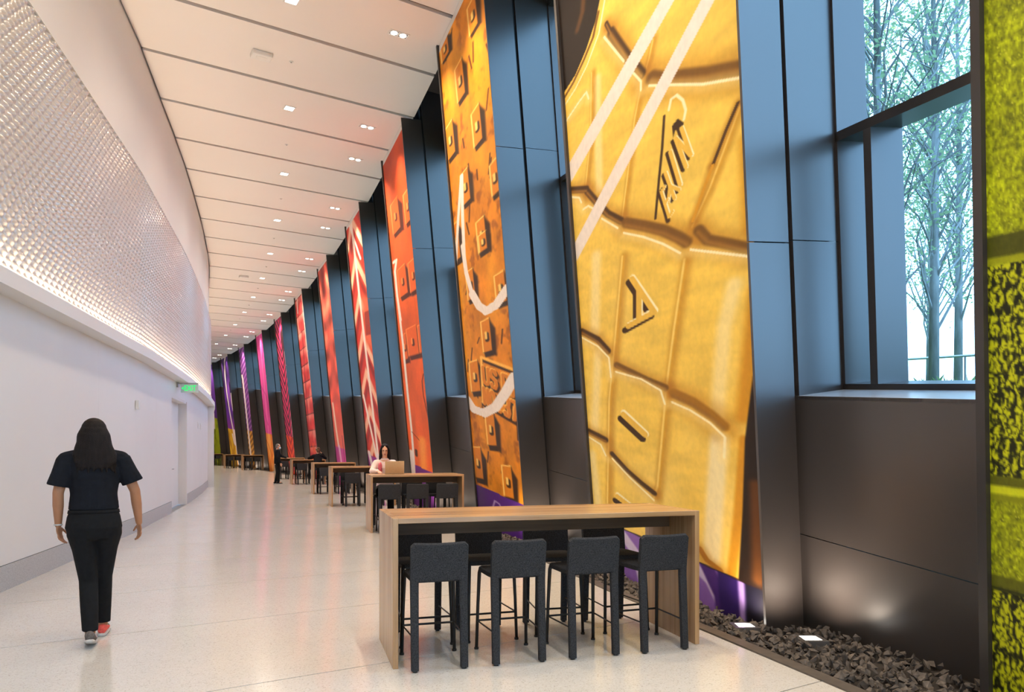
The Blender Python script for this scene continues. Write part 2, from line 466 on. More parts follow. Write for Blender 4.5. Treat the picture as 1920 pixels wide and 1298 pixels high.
# door alcove
def alcove():
    a, b = left(S_D0), left(S_D1); c = nrm(np.append(b - a, 0)); nn = V(c[1], -c[0], 0); ln = float(np.hypot(*(b - a)))
    t = tag(empty('door_1', (a[0], a[1], 0), math.atan2(c[1], c[0])), kind='structure')
    # local x along the wall, local y into the wall
    MB().box(-.01, .05, 0, .24, 0, DOOR_Z).build('jamb', M['white'], t)
    MB().box(ln - .05, ln + .01, -.02, .24, 0, DOOR_Z).build('jamb', M['white'], t)
    MB().box(.05, ln - .05, 0, .24, DOOR_Z - .05, DOOR_Z).build('jamb', M['white'], t)
    for x0, x1, hx in ((.055, ln / 2 - .004, ln / 2 - .12), (ln / 2 + .004, ln - .055, ln / 2 + .12)):
        d = MB().box(x0, x1, .20, .245, .01, DOOR_Z - .055).build('door_leaf', M['white'], t)
        MB().tube((hx, .155, 1.02), (hx + (.11 if hx < ln / 2 else -.11) * -1, .155, 1.02), .010).tube((hx, .2, 1.02), (hx, .15, 1.02), .010).build('handle', M['steel'], d)
alcove()
# white pier standing under the ledge
pa = left(left_s(29.9)); pb = left(left_s(31.6)); c = nrm(np.append(pb - pa, 0))
MB().box(0, 1.4, -.22, .05, 0, 3.235).build('pier', M['white'], wall_left, loc=(pa[0], pa[1], 0), rz=math.atan2(c[1], c[0]))
# end walls far behind the camera and past the bend
tag(MB().cell((*left(left_s(-8.6), -.3), -.05), (8.6, 1.0, 0), (0, -.2, 0), (0, 0, ZC + .9)).build('wall_back', M['white']), kind='structure')
fp = right_line(JMAX - 3.2, 2.0, 0)
tag(MB().cell((fp[0], fp[1], -.05), tuple(-13 * FD), (-.12, .16, 0), (0, 0, ZC + .9)).build('wall_front', M['metal']), kind='structure')

# ---------------------------------------------------------------- right wall: fins, cladding, windows
wall_right = tag(empty('wall_right'), kind='structure')
MURAL_L = {-2: 4.0, -1: 4.06, 0: 3.67, 1: 3.05, 2: 2.82, 3: 2.86, 4: 2.64, 5: 2.6, 6: 2.66, 7: 2.7, 8: 2.5, 9: 3.3, 10: 3.2, 11: 3.2}
SILL_H = {-1: 1.55, 0: 1.95, 1: 2.34, 2: 2.75, 3: 3.2, 4: 3.62, 5: 4.06, 6: 4.6, 7: 5.2, 8: 5.85, 9: 6.45, 10: 7.0, 11: 7.5}
SEAM_H = {k: .72 + .41 * k for k in range(-1, 12)}; SEAM_H[-1] = .35
TRANSOM_H = {-1: 3.6, 0: 4.13, 1: 5.78, 2: 5.78}
JOINT_H = {-1: 3.1, 0: 3.25}
W_WALL, W_FRAME, W_GLASS = .535, 1.166, 1.50
TOPZ = ZC + .7
for k in range(-1, 12):
    p, u, v, w = frame(k); e = fin_vec(k)
    # fin: two stacked plates with an open joint
    t = .03; jh = JOINT_H.get(k, 6.25); ht = h_at(p, v, ZC - .03)
    for h0, h1 in ((-.12 / 1, jh - .005), (jh + .005, ht)):
        MB().cell(p + v * h0, e * .50, u * t, v * (h1 - h0)).build('fin_panel', M['metal'], wall_right)
    # dark reveal between fin and cladding
    MB().cell(p + e * .50 + u * .05 - v * .12, e * .10, u * .1, v * (TOPZ + .1)).build('reveal', M['black'], wall_right)
    # cladding below the window, measured back from the fin
    p2, u2, v2, w2 = frame(k, k - 1)
    near = -(period(k - 1) - MURAL_L[k - 1] - .06) if k > -1 else -2.0
    J = p + e * .57
    s_j = float(np.dot((J - p), nrm(V(u2[0], u2[1], 0))))
    A0 = p2 + w2 * W_WALL
    for h0, h1 in ((-.15, SEAM_H[k] - .004), (SEAM_H[k] + .004, SILL_H[k])):
        MB().cell(A0 + u2 * near + v2 * h0, u2 * (s_j + .10 - near), w2 * .12, v2 * (h1 - h0)).build('wall_panel', M['metal'], wall_right)
    # far jamb running out to the window frame
    hs, htop = SILL_H[k] - .1, TOPZ
    for h0, h1 in ((hs, jh + .02), (jh + .028, htop)):
        if h1 > h0 + .1:
            MB().cell(J + v2 * h0, e * .65, u2 * .08, v2 * (h1 - h0)).build('jamb_panel', M['metal'], wall_right)
    # near return at the end of the mural before this window
    MB().cell(p2 + u2 * (near - .05) + w2 * .10 - v2 * .15, w2 * 1.45, u2 * .06, v2 * (TOPZ + .1)).build('return_panel', M['frame'], wall_right)
    # ---- window
    win = tag(empty('window_%d' % (k + 2)), kind='structure')
    s_f = float(np.dot((J + e * .65 - p), nrm(V(u2[0], u2[1], 0))))
    O = p2 + w2 * W_FRAME
    def at(s, h, dw=0.0): return O + u2 * s + v2 * h + w2 * dw
    near_f = near + .02; hb = SILL_H[k]; th = TRANSOM_H.get(k, 5.9 if hb < 4.4 else 7.3)
    if k >= 9: th = 7.9
    dep = W_GLASS - W_FRAME; gt = h_at(O + w2 * .3, v2, ZC - .55)
    MB().cell(at(near_f, gt), u2 * (s_f - near_f), w2 * dep, v2 * (TOPZ - gt)).build('header_panel', M['black'], win)
    sl = MB(); q0 = A0 + u2 * near + v2 * (hb + .002); q1 = A0 + u2 * s_j + v2 * (hb + .002)
    sl.add([q0, q1, J + e * .66 + v2 * (hb + .002), at(near, hb + .002), q0 - v2 * .03, q1 - v2 * .03, J + e * .66 + v2 * (hb - .028), at(near, hb - .028)],
           [(0, 3, 2, 1), (4, 5, 6, 7), (0, 1, 5, 4), (1, 2, 6, 5), (2, 3, 7, 6), (3, 0, 4, 7)])
    sl.build('sill', M['sill'], win)
    # perimeter posts, mullion, transom, rails
    MB().cell(at(s_f - .03, hb), u2 * .06, w2 * dep, v2 * (TOPZ - hb)).build('frame_post', M['metal'], win)
    MB().cell(at(near_f, hb), u2 * .06, w2 * dep, v2 * (TOPZ - hb)).build('frame_post', M['frame'], win)
    MB().cell(at(near_f, hb - .02), u2 * (s_f - near_f), w2 * dep, v2 * .07).build('bottom_rail', M['frame'], win)
    MB().cell(at(near_f, th), u2 * (s_f - near_f), w2 * dep, v2 * .08).build('transom', M['frame'], win)
    ms = s_f - .42
    MB().cell(at(ms, hb + .05), u2 * .085, w2 * dep, v2 * (th - hb - .05)).build('mullion', M['metal'], win)
    for a, b, h0, h1 in ((near_f + .06, ms, hb + .05, th), (ms + .085, s_f - .03, hb + .05, th), (near_f + .06, s_f - .03, th + .08, gt)):
        MB().add([at(a, h0, dep * .96), at(b, h0, dep * .96), at(b, h1, dep * .96), at(a, h1, dep * .96)], [(0, 1, 2, 3)]).build('pane', M['glass'], win)
    # blanking behind the murals so daylight only enters through the windows
    MB().cell(p + u * .34 + w * 1.0 - v * .15, u * (MURAL_L[k] - .37), w * .1, v * (TOPZ + .1)).build('blanking', M['black'], wall_right)
# header closing the gap above the ceiling along the window line

# ---------------------------------------------------------------- printed murals
# the designs are drawn in mural metres: s along the wall from the fin, h up the lean
PRINTS = {'yellow':[('s',(250,222,140),0.131,0.085,[(3.05,3.62),(3.23,2.75)]),('s',(250,222,140),0.114,0.085,[(3.19,2.47),(3.43,1.54)]),('s',(250,222,140),0.114,0.074,[(0.34,2.95),(0.52,2.59),(0.7,1.79)]),('s',(246,226,165),0.142,0.068,[(0.69,1.58),(0.92,0.41)]),('s',(214,150,30),0.114,0.085,[(0.03,2.86),(0.16,2.37),(0.3,1.81)]),('s',(214,150,30),0.074,0.04,[(0.3,1.61),(0.44,0.92),(0.59,0.32)]),('s',(214,150,30),0.117,0.097,[(0.05,4.07),(0.06,3.38)]),('s',(250,222,140),0.097,0.058,[(2.72,5.51),(2.85,4.35)]),('s',(250,222,140),0.114,0.085,[(3.57,1.19),(3.5,0.56)]),('h',(170,108,16),0.066,0.058,[(2.8,5.61),(2.94,4.94),(3.16,4.47)]),('s',(216,160,44),0.031,0.023,[(2.83,5.62),(2.97,4.95),(3.2,4.47)]),('s',(250,214,112),0.014,0.014,[(2.85,5.63),(2.99,4.96),(3.21,4.48)]),('h',(170,108,16),0.066,0.058,[(1.43,5.4),(1.53,5.26),(1.69,5.1),(1.87,4.82),(2.11,4.29),(2.29,3.9)]),('s',(216,160,44),0.031,0.023,[(1.45,5.41),(1.55,5.27),(1.71,5.1),(1.89,4.82),(2.13,4.3),(2.32,3.9)]),('s',(250,214,112),0.014,0.014,[(1.46,5.41),(1.56,5.27),(1.72,5.11),(1.91,4.83),(2.15,4.3),(2.33,3.91)]),('h',(170,108,16),0.096,0.085,[(2.32,3.5),(2.64,2.58),(2.89,1.91),(3.14,0.61)]),('s',(216,160,44),0.045,0.034,[(2.36,3.51),(2.68,2.58),(2.94,1.91),(3.19,0.61)]),('s',(250,214,112),0.02,0.02,[(2.38,3.51),(2.71,2.58),(2.96,1.91),(3.21,0.6)]),('h',(170,108,16),0.096,0.085,[(1.06,3.28),(1.32,2.65),(1.53,2.08),(1.85,1.0),(1.96,0.82)]),('s',(216,160,44),0.045,0.034,[(1.09,3.28),(1.35,2.65),(1.56,2.08),(1.88,0.99),(2.0,0.82)]),('s',(250,214,112),0.02,0.02,[(1.11,3.28),(1.37,2.65),(1.58,2.08),(1.9,0.99),(2.02,0.82)]),('h',(170,108,16),0.066,0.058,[(0.13,4.35),(0.34,4.1),(0.6,3.82),(0.92,3.55)]),('s',(216,160,44),0.031,0.023,[(0.15,4.35),(0.36,4.1),(0.62,3.83),(0.94,3.55)]),('s',(250,214,112),0.014,0.014,[(0.15,4.35),(0.37,4.11),(0.63,3.83),(0.95,3.55)]),('p',(26,15,6),0.0,0.012,[(3.69,7.7),(2.36,6.97),(2.53,6.26),(2.67,6.1),(2.95,5.92),(3.29,5.77),(3.69,5.69),(4.02,5.8)]),('s',(86,54,18),0.066,0.051,[(2.89,6.56),(2.98,6.34),(3.15,6.22)]),('s',(120,78,16),0.031,0.016,[(2.58,6.16),(2.75,5.97),(3.02,5.84),(3.36,5.71),(3.69,5.63)]),('s',(255,240,188),0.018,0.01,[(2.29,6.74),(2.41,6.21),(2.6,5.95),(2.95,5.75),(3.32,5.62),(3.7,5.54)]),('h',(168,104,16),0.111,0.086,[(2.41,5.96),(2.32,5.83)]),('h',(168,104,16),0.233,0.179,[(2.32,5.82),(2.0,5.46),(1.72,5.18)]),('h',(168,104,16),0.293,0.226,[(1.53,5.07),(1.28,4.96),(1.0,4.88),(0.63,4.76),(0.34,4.69),(0.13,4.62)]),('h',(168,104,16),0.192,0.148,[(3.67,4.51),(3.21,4.41)]),('h',(168,104,16),0.192,0.148,[(3.18,4.38),(2.93,4.19),(2.67,4.01),(2.37,3.88)]),('h',(168,104,16),0.263,0.202,[(2.26,3.83),(1.87,3.72),(1.47,3.6),(1.19,3.48),(1.06,3.41)]),('h',(168,104,16),0.233,0.179,[(0.84,3.48),(0.71,3.38),(0.4,3.28),(0.12,3.19)]),('h',(168,104,16),0.066,0.051,[(0.17,4.39),(0.35,4.22),(0.58,4.0)]),('h',(168,104,16),0.066,0.051,[(0.58,4.0),(0.75,3.8),(0.93,3.6)]),('h',(168,104,16),0.192,0.148,[(3.62,2.75),(3.17,2.62),(2.91,2.47)]),('h',(168,104,16),0.177,0.136,[(2.7,2.31),(2.39,2.23),(2.0,2.13),(1.61,2.05)]),('h',(168,104,16),0.251,0.193,[(1.44,1.98),(1.1,1.9),(0.79,1.78),(0.62,1.69)]),('h',(168,104,16),0.177,0.136,[(3.64,1.48),(3.36,1.43),(3.13,1.39)]),('h',(168,104,16),0.148,0.114,[(2.98,1.24),(2.62,1.07),(2.28,0.96),(1.98,0.89)]),('h',(168,104,16),0.133,0.102,[(1.12,0.44),(1.0,0.35),(0.78,0.31)]),('s',(72,44,10),0.043,0.015,[(2.41,5.97),(2.32,5.84)]),('s',(72,44,10),0.09,0.031,[(2.32,5.84),(2.0,5.47),(1.72,5.19)]),('s',(120,80,22),0.113,0.039,[(1.53,5.09),(1.28,4.98),(1.0,4.9),(0.63,4.78),(0.34,4.7),(0.12,4.64)]),('s',(72,44,10),0.074,0.026,[(3.67,4.53),(3.2,4.43)]),('s',(72,44,10),0.074,0.026,[(3.18,4.4),(2.93,4.21),(2.67,4.03),(2.36,3.89)]),('s',(120,80,22),0.101,0.035,[(2.25,3.85),(1.86,3.74),(1.47,3.62),(1.19,3.5),(1.06,3.43)]),('s',(120,80,22),0.09,0.031,[(0.84,3.5),(0.71,3.39),(0.4,3.3),(0.11,3.21)]),('s',(72,44,10),0.025,0.009,[(0.17,4.39),(0.35,4.23),(0.57,4.0)]),('s',(214,150,30),0.025,0.009,[(0.57,4.0),(0.75,3.81),(0.93,3.6)]),('s',(72,44,10),0.074,0.026,[(3.62,2.77),(3.16,2.64),(2.9,2.49)]),('s',(120,80,22),0.068,0.024,[(2.7,2.32),(2.38,2.24),(1.99,2.14),(1.61,2.06)]),('s',(160,108,20),0.096,0.034,[(1.44,2.0),(1.1,1.92),(0.79,1.8),(0.61,1.71)]),('s',(72,44,10),0.068,0.024,[(3.63,1.49),(3.36,1.45),(3.13,1.41)]),('s',(72,44,10),0.057,0.02,[(2.98,1.25),(2.62,1.09),(2.28,0.98),(1.98,0.9)]),('s',(170,110,20),0.051,0.018,[(1.12,0.46),(1.0,0.37),(0.78,0.32)]),('s',(150,102,34),0.015,0.017,[(2.41,5.96),(2.32,5.83)]),('s',(150,102,34),0.031,0.036,[(2.32,5.82),(2.0,5.45),(1.72,5.17)]),('s',(150,102,34),0.039,0.045,[(1.53,5.06),(1.28,4.96),(1.0,4.87),(0.63,4.75),(0.34,4.68),(0.13,4.62)]),('s',(150,102,34),0.026,0.03,[(3.68,4.51),(3.21,4.41)]),('s',(150,102,34),0.026,0.03,[(3.18,4.38),(2.93,4.19),(2.67,4.01),(2.37,3.87)]),('s',(150,102,34),0.035,0.04,[(2.26,3.82),(1.87,3.71),(1.48,3.59),(1.19,3.47),(1.06,3.41)]),('s',(150,102,34),0.031,0.036,[(0.85,3.48),(0.71,3.37),(0.4,3.28),(0.12,3.19)]),('s',(150,102,34),0.026,0.03,[(3.62,2.75),(3.17,2.61),(2.91,2.47)]),('s',(150,102,34),0.024,0.027,[(2.7,2.3),(2.39,2.22),(2.0,2.13),(1.61,2.04)]),('s',(150,102,34),0.034,0.039,[(1.45,1.97),(1.1,1.89),(0.79,1.78),(0.62,1.69)]),('s',(150,102,34),0.024,0.027,[(3.64,1.47),(3.36,1.42),(3.13,1.39)]),('h',(255,226,140),0.085,0.079,[(3.64,2.66),(3.18,2.53),(2.9,2.38),(2.88,2.16)]),('s',(255,240,188),0.02,0.014,[(3.63,2.69),(3.18,2.56),(2.89,2.41),(2.87,2.18)]),('h',(255,226,140),0.085,0.079,[(2.73,2.22),(2.13,2.12),(1.71,2.01),(1.65,1.87)]),('s',(255,240,188),0.02,0.014,[(2.73,2.24),(2.12,2.15),(1.71,2.03),(1.64,1.89)]),('h',(255,226,140),0.085,0.079,[(1.49,1.89),(1.16,1.82),(0.82,1.71),(0.59,1.59),(0.63,1.4)]),('s',(255,240,188),0.02,0.014,[(1.49,1.91),(1.16,1.84),(0.82,1.73),(0.59,1.61),(0.62,1.42)]),('h',(255,226,140),0.085,0.079,[(3.63,1.39),(3.29,1.32),(3.16,1.18)]),('s',(255,240,188),0.02,0.014,[(3.63,1.41),(3.29,1.34),(3.16,1.21)]),('h',(255,226,140),0.085,0.079,[(2.99,1.16),(2.56,0.99),(2.0,0.8)]),('s',(255,240,188),0.02,0.014,[(2.98,1.19),(2.55,1.01),(2.0,0.82)]),('h',(255,226,140),0.09,0.086,[(2.49,5.84),(2.28,5.63),(2.07,5.43)]),('s',(255,240,188),0.021,0.01,[(2.48,5.86),(2.27,5.65),(2.07,5.45)]),('h',(255,226,140),0.09,0.086,[(1.88,5.24),(1.75,5.11),(1.76,5.03)]),('s',(255,240,188),0.021,0.01,[(1.88,5.26),(1.74,5.13),(1.75,5.05)]),('h',(255,226,140),0.09,0.086,[(1.58,5.02),(1.15,4.86),(0.66,4.7),(0.14,4.56)]),('s',(255,240,188),0.021,0.01,[(1.58,5.03),(1.14,4.88),(0.66,4.71),(0.14,4.57)]),('h',(255,226,140),0.09,0.086,[(3.69,4.43),(3.42,4.35),(3.38,4.28)]),('s',(255,240,188),0.021,0.01,[(3.69,4.45),(3.42,4.38),(3.37,4.31)]),('h',(255,226,140),0.09,0.086,[(3.33,4.2),(3.18,4.21),(3.0,4.13)]),('s',(255,240,188),0.021,0.01,[(3.33,4.22),(3.18,4.23),(3.0,4.15)]),('h',(255,226,140),0.09,0.086,[(2.32,3.73),(1.88,3.61),(1.49,3.47),(1.19,3.33)]),('s',(255,240,188),0.021,0.01,[(2.31,3.75),(1.88,3.63),(1.49,3.49),(1.18,3.35)]),('h',(255,226,140),0.09,0.086,[(0.99,3.33),(0.64,3.25),(0.12,3.14)]),('s',(255,240,188),0.021,0.01,[(0.99,3.35),(0.64,3.27),(0.12,3.15)]),('h',(255,226,140),0.09,0.086,[(3.65,5.34),(3.26,5.42),(3.03,5.46),(2.97,5.37)]),('s',(255,240,188),0.021,0.01,[(3.64,5.36),(3.26,5.44),(3.02,5.48),(2.97,5.39)]),('h',(255,226,140),0.09,0.086,[(2.83,3.99),(2.45,3.81)]),('s',(255,240,188),0.021,0.01,[(2.83,4.01),(2.45,3.83)]),('s',(60,36,8),0.023,0.012,[(1.33,4.66),(1.4,4.39),(1.49,4.13),(1.61,3.76)]),('s',(255,240,188),0.023,0.012,[(1.24,4.69),(1.19,4.77),(1.09,4.77),(0.99,4.69),(0.95,4.59),(0.99,4.52)]),('p',(58,34,8),0.0,0.01,[(1.2,4.53),(1.09,4.56),(0.99,4.49),(1.05,4.45),(1.15,4.47),(1.19,4.42)]),('s',(70,42,10),0.043,0.019,[(1.44,3.97),(1.41,3.81),(1.37,3.69)]),('s',(62,36,6),0.039,0.01,[(1.08,4.46),(0.95,4.17)]),('s',(62,36,6),0.039,0.01,[(0.95,4.17),(1.2,4.39)]),('s',(62,36,6),0.039,0.01,[(1.2,4.39),(1.05,4.09)]),('s',(255,240,188),0.039,0.008,[(1.03,4.46),(0.89,4.18)]),('s',(255,240,188),0.039,0.008,[(0.89,4.18),(1.14,4.4)]),('s',(255,240,188),0.039,0.008,[(1.14,4.4),(0.99,4.1)]),('s',(236,188,72),0.033,0.008,[(1.04,4.46),(0.91,4.18)]),('s',(236,188,72),0.033,0.008,[(0.91,4.18),(1.15,4.4)]),('s',(236,188,72),0.033,0.008,[(1.15,4.4),(1.0,4.1)]),('s',(62,36,6),0.039,0.01,[(1.31,4.31),(1.16,3.96)]),('s',(255,240,188),0.039,0.008,[(1.25,4.31),(1.1,3.97)]),('s',(236,188,72),0.033,0.008,[(1.26,4.31),(1.12,3.97)]),('s',(62,36,6),0.035,0.01,[(1.41,4.13),(1.28,3.86)]),('s',(62,36,6),0.035,0.01,[(1.35,3.99),(1.18,3.92)]),('s',(62,36,6),0.035,0.01,[(1.35,3.99),(1.4,3.85)]),('s',(255,240,188),0.035,0.008,[(1.35,4.14),(1.22,3.87)]),('s',(255,240,188),0.035,0.008,[(1.28,4.0),(1.13,3.93)]),('s',(255,240,188),0.035,0.008,[(1.28,4.0),(1.34,3.86)]),('s',(236,188,72),0.03,0.008,[(1.37,4.14),(1.23,3.87)]),('s',(236,188,72),0.03,0.008,[(1.3,4.0),(1.14,3.93)]),('s',(236,188,72),0.03,0.008,[(1.3,4.0),(1.35,3.86)]),('s',(62,36,6),0.031,0.01,[(1.51,3.98),(1.38,3.71)]),('s',(62,36,6),0.031,0.01,[(1.51,3.98),(1.44,4.01)]),('s',(62,36,6),0.031,0.01,[(1.45,3.85),(1.4,3.88)]),('s',(62,36,6),0.031,0.01,[(1.38,3.71),(1.32,3.75)]),('s',(255,240,188),0.031,0.008,[(1.45,3.99),(1.33,3.73)]),('s',(255,240,188),0.031,0.008,[(1.45,3.99),(1.39,4.02)]),('s',(255,240,188),0.031,0.008,[(1.39,3.86),(1.34,3.89)]),('s',(255,240,188),0.031,0.008,[(1.33,3.73),(1.27,3.76)]),('s',(236,188,72),0.026,0.008,[(1.47,3.99),(1.35,3.72)]),('s',(236,188,72),0.026,0.008,[(1.47,3.99),(1.4,4.02)]),('s',(236,188,72),0.026,0.008,[(1.41,3.86),(1.36,3.89)]),('s',(236,188,72),0.026,0.008,[(1.35,3.72),(1.28,3.76)]),('s',(62,36,6),0.068,0.014,[(2.27,3.21),(1.82,2.81)]),('s',(62,36,6),0.068,0.014,[(1.82,2.81),(2.43,2.7)]),('s',(62,36,6),0.068,0.014,[(2.12,3.06),(2.16,2.75)]),('s',(255,240,188),0.068,0.011,[(2.17,3.25),(1.73,2.86)]),('s',(255,240,188),0.068,0.011,[(1.73,2.86),(2.32,2.75)]),('s',(255,240,188),0.068,0.011,[(2.02,3.11),(2.07,2.8)]),('s',(236,188,72),0.058,0.011,[(2.19,3.24),(1.75,2.84)]),('s',(236,188,72),0.058,0.011,[(1.75,2.84),(2.35,2.74)]),('s',(236,188,72),0.058,0.011,[(2.05,3.1),(2.09,2.79)]),('s',(62,36,6),0.079,0.014,[(2.68,1.69),(2.18,1.49)]),('s',(255,240,188),0.079,0.011,[(2.59,1.76),(2.1,1.55)]),('s',(236,188,72),0.068,0.011,[(2.61,1.74),(2.12,1.54)]),('s',(62,36,6),0.068,0.014,[(2.98,0.67),(2.65,0.6)]),('s',(255,240,188),0.068,0.011,[(2.89,0.75),(2.57,0.67)]),('s',(236,188,72),0.058,0.011,[(2.91,0.73),(2.59,0.66)]),('p',(30,16,7),0.0,0.017,[(0.14,2.16),(0.11,1.72),(0.1,0.97),(0.07,0.27),(0.49,0.3),(0.38,0.93),(0.29,1.61)]),('s',(92,52,14),0.096,0.074,[(0.16,1.22),(0.17,0.83),(0.18,0.37)]),('p',(240,226,212),0.0,0.004,[(1.28,5.69),(0.5,5.96),(0.31,5.85),(1.04,5.58),(3.63,4.62),(3.68,4.84)]),('p',(240,226,212),0.0,0.004,[(0.62,5.39),(0.01,5.69),(-0.15,5.6),(0.42,5.3),(3.63,3.65),(3.67,3.87)])],'orange_pegs':[(0.87,8.53,0.25,0.23),(2.63,8.72,0.28,0.16),(1.85,7.88,0.26,0.3),(1.11,6.89,0.26,0.29),(2.78,7.15,0.29,0.3),(2.06,6.13,0.27,0.28),(0.41,5.88,0.21,0.26),(3.02,5.32,0.29,0.35),(1.34,5.15,0.27,0.28),(2.25,4.42,0.26,0.27),(0.56,4.16,0.28,0.25),(1.53,3.44,0.28,0.29),(2.48,2.73,0.32,0.3),(1.73,1.76,0.29,0.31),(2.76,1.04,0.31,0.32),(0.99,0.88,0.28,0.29),(1.3,5.03,0.24,0.15)],'orange':[('s',(238,226,214),0.055,0.01,[(2.25,6.38),(2.67,5.73),(3.06,5.07)]),('s',(238,226,214),0.062,0.01,[(2.22,6.37),(2.39,5.68),(2.5,4.98)]),('s',(238,226,214),0.063,0.011,[(2.95,5.26),(3.06,5.04),(3.15,4.89)]),('s',(238,226,214),0.074,0.011,[(2.56,5.19),(2.46,4.67),(2.2,4.26)]),('s',(238,226,214),0.126,0.011,[(2.2,4.26),(1.82,3.99),(1.41,3.87)]),('s',(238,226,214),0.148,0.011,[(1.41,3.87),(0.85,3.92),(0.24,4.11)]),('s',(238,226,214),0.148,0.011,[(3.14,2.29),(2.74,2.1),(2.05,2.05)]),('s',(238,226,214),0.163,0.011,[(2.05,2.05),(1.34,2.18),(0.71,2.45),(0.22,2.7)])],'plate':[(1.96,3.03),(0.27,2.77),(2.07,2.21),(0.26,1.91)],'plate_txt':{'U1':(1.9,2.65),'U2':(1.51,2.91),'T1':(1.05,2.58),'3':(1.15,2.12),'N1':(1.95,2.26),'N2':(1.57,2.54),'93':(0.28,2.02)},'red_pegs':[(1.87,7.35,0.47,0.39),(0.48,7.3,0.35,0.36),(1.73,5.71,0.5,0.37),(0.56,5.7,0.43,0.37),(1.24,4.16,0.61,0.36),(0.22,4.18,0.36,0.34),(2.15,4.06,0.26,0.34)],'redorange':[('s',(238,226,214),0.067,0.011,[(2.6,6.31),(2.22,6.32),(2.52,6.07),(2.53,5.43),(2.37,4.78)]),('s',(238,226,214),0.062,0.012,[(2.5,5.36),(2.37,4.18),(2.36,2.93),(2.29,1.82),(2.38,0.73)]),('s',(90,30,10),0.023,0.015,[(0.39,3.34),(0.61,3.16),(0.59,2.8),(0.28,2.23),(0.16,1.37)]),('s',(60,25,10),0.077,0.031,[(1.97,1.33),(1.98,1.21)]),('s',(250,150,60),0.193,0.154,[(1.18,1.66),(1.3,0.92)]),('s',(90,30,10),0.019,0.015,[(2.29,1.82),(1.51,1.65)])]}
def h2(ix, iy, seed):
    n = (ix.astype(np.int64) * 374761393 + iy.astype(np.int64) * 668265263 + seed * 974711) & 0x7fffffff
    n = ((n ^ (n >> 13)) * 1274126177) & 0x7fffffff
    return ((n ^ (n >> 16)) & 0xffff) / 65535.0
def vnoise(x, y, seed=0, octv=3):
    r = 0; a = 1; tot = 0
    for o_ in range(octv):
        ix, iy = np.floor(x), np.floor(y); fx, fy = x - ix, y - iy
        fx = fx * fx * (3 - 2 * fx); fy = fy * fy * (3 - 2 * fy)
        g = lambda dx, dy: h2(ix + dx, iy + dy, seed + o_ * 17)
        r = r + a * ((g(0, 0) * (1 - fx) + g(1, 0) * fx) * (1 - fy) + (g(0, 1) * (1 - fx) + g(1, 1) * fx) * fy)
        tot += a; a *= .5; x = x * 2.03 + 5.1; y = y * 2.03 + 1.7
    return r / tot
def sstep(a, b, x):
    t = np.clip((x - a) / (b - a + 1e-9), 0, 1); return t * t * (3 - 2 * t)

class Canvas:
    """colours on the points of one mural; g squeezes s when strokes are measured"""
    def __init__(s, S, Hh, g): s.S, s.H, s.g = S, Hh, g; s.c = np.zeros((len(S), 3))
    def fill(s, col): s.c[:] = col; return s
    def mix(s, col, a):
        a = np.clip(a, 0, 1)[:, None]; s.c = s.c * (1 - a) + np.asarray(col, float) * a
    def shade(s, f): s.c = np.clip(s.c * (f[:, None] if np.ndim(f) else f), 0, 255)
    def dist(s, pts, sel):
        x, y = s.S[sel] * s.g, s.H[sel]; d = np.full(len(x), 1e9)
        for (a, b), (c, e) in zip(pts[:-1], pts[1:]):
            a, c = a * s.g, c * s.g; dx, dy = c - a, e - b
            t = np.clip(((x - a) * dx + (y - b) * dy) / (dx * dx + dy * dy + 1e-9), 0, 1)
            d = np.minimum(d, np.hypot(x - a - t * dx, y - b - t * dy))
        return d
    def box(s, pts, m):
        P = np.array(pts); return np.nonzero((s.S > P[:, 0].min() - m / s.g) & (s.S < P[:, 0].max() + m / s.g) & (s.H > P[:, 1].min() - m) & (s.H < P[:, 1].max() + m))[0]
    def put(s, sel, col, a):
        a = np.clip(a, 0, 1)[:, None]; s.c[sel] = s.c[sel] * (1 - a) + np.asarray(col, float) * a
    def stroke(s, pts, w, col, soft=.01, op=1.0):
        sel = s.box(pts, w / 2 + soft)
        if len(sel): s.put(sel, col, op * (1 - sstep(w / 2 - soft / 2, w / 2 + soft / 2, s.dist(pts, sel))))
    def poly(s, pts, col, soft=.01, op=1.0):
        sel = s.box(pts, soft)
        if not len(sel): return
        x, y = s.S[sel], s.H[sel]; ins = np.zeros(len(x), bool); n = len(pts)
        for i in range(n):
            (a, b), (c, e) = pts[i], pts[(i + 1) % n]
            cr = ((b > y) != (e > y)) & (x < (c - a) * (y - b) / (e - b + 1e-12) + a); ins ^= cr
        d = s.dist(list(pts) + [pts[0]], sel); d = np.where(ins, -d, d)
        s.put(sel, col, op * (1 - sstep(-soft / 2, soft / 2, d)))
    def run(s, feats):
        for kind, col, w, soft, pts in feats:
            if kind == 'h': s.stroke(pts, w, col, max(soft, .008), .5)
            elif kind == 's': s.stroke(pts, w, col, max(soft, .008))
            else: s.poly(pts, col, max(soft, .008))

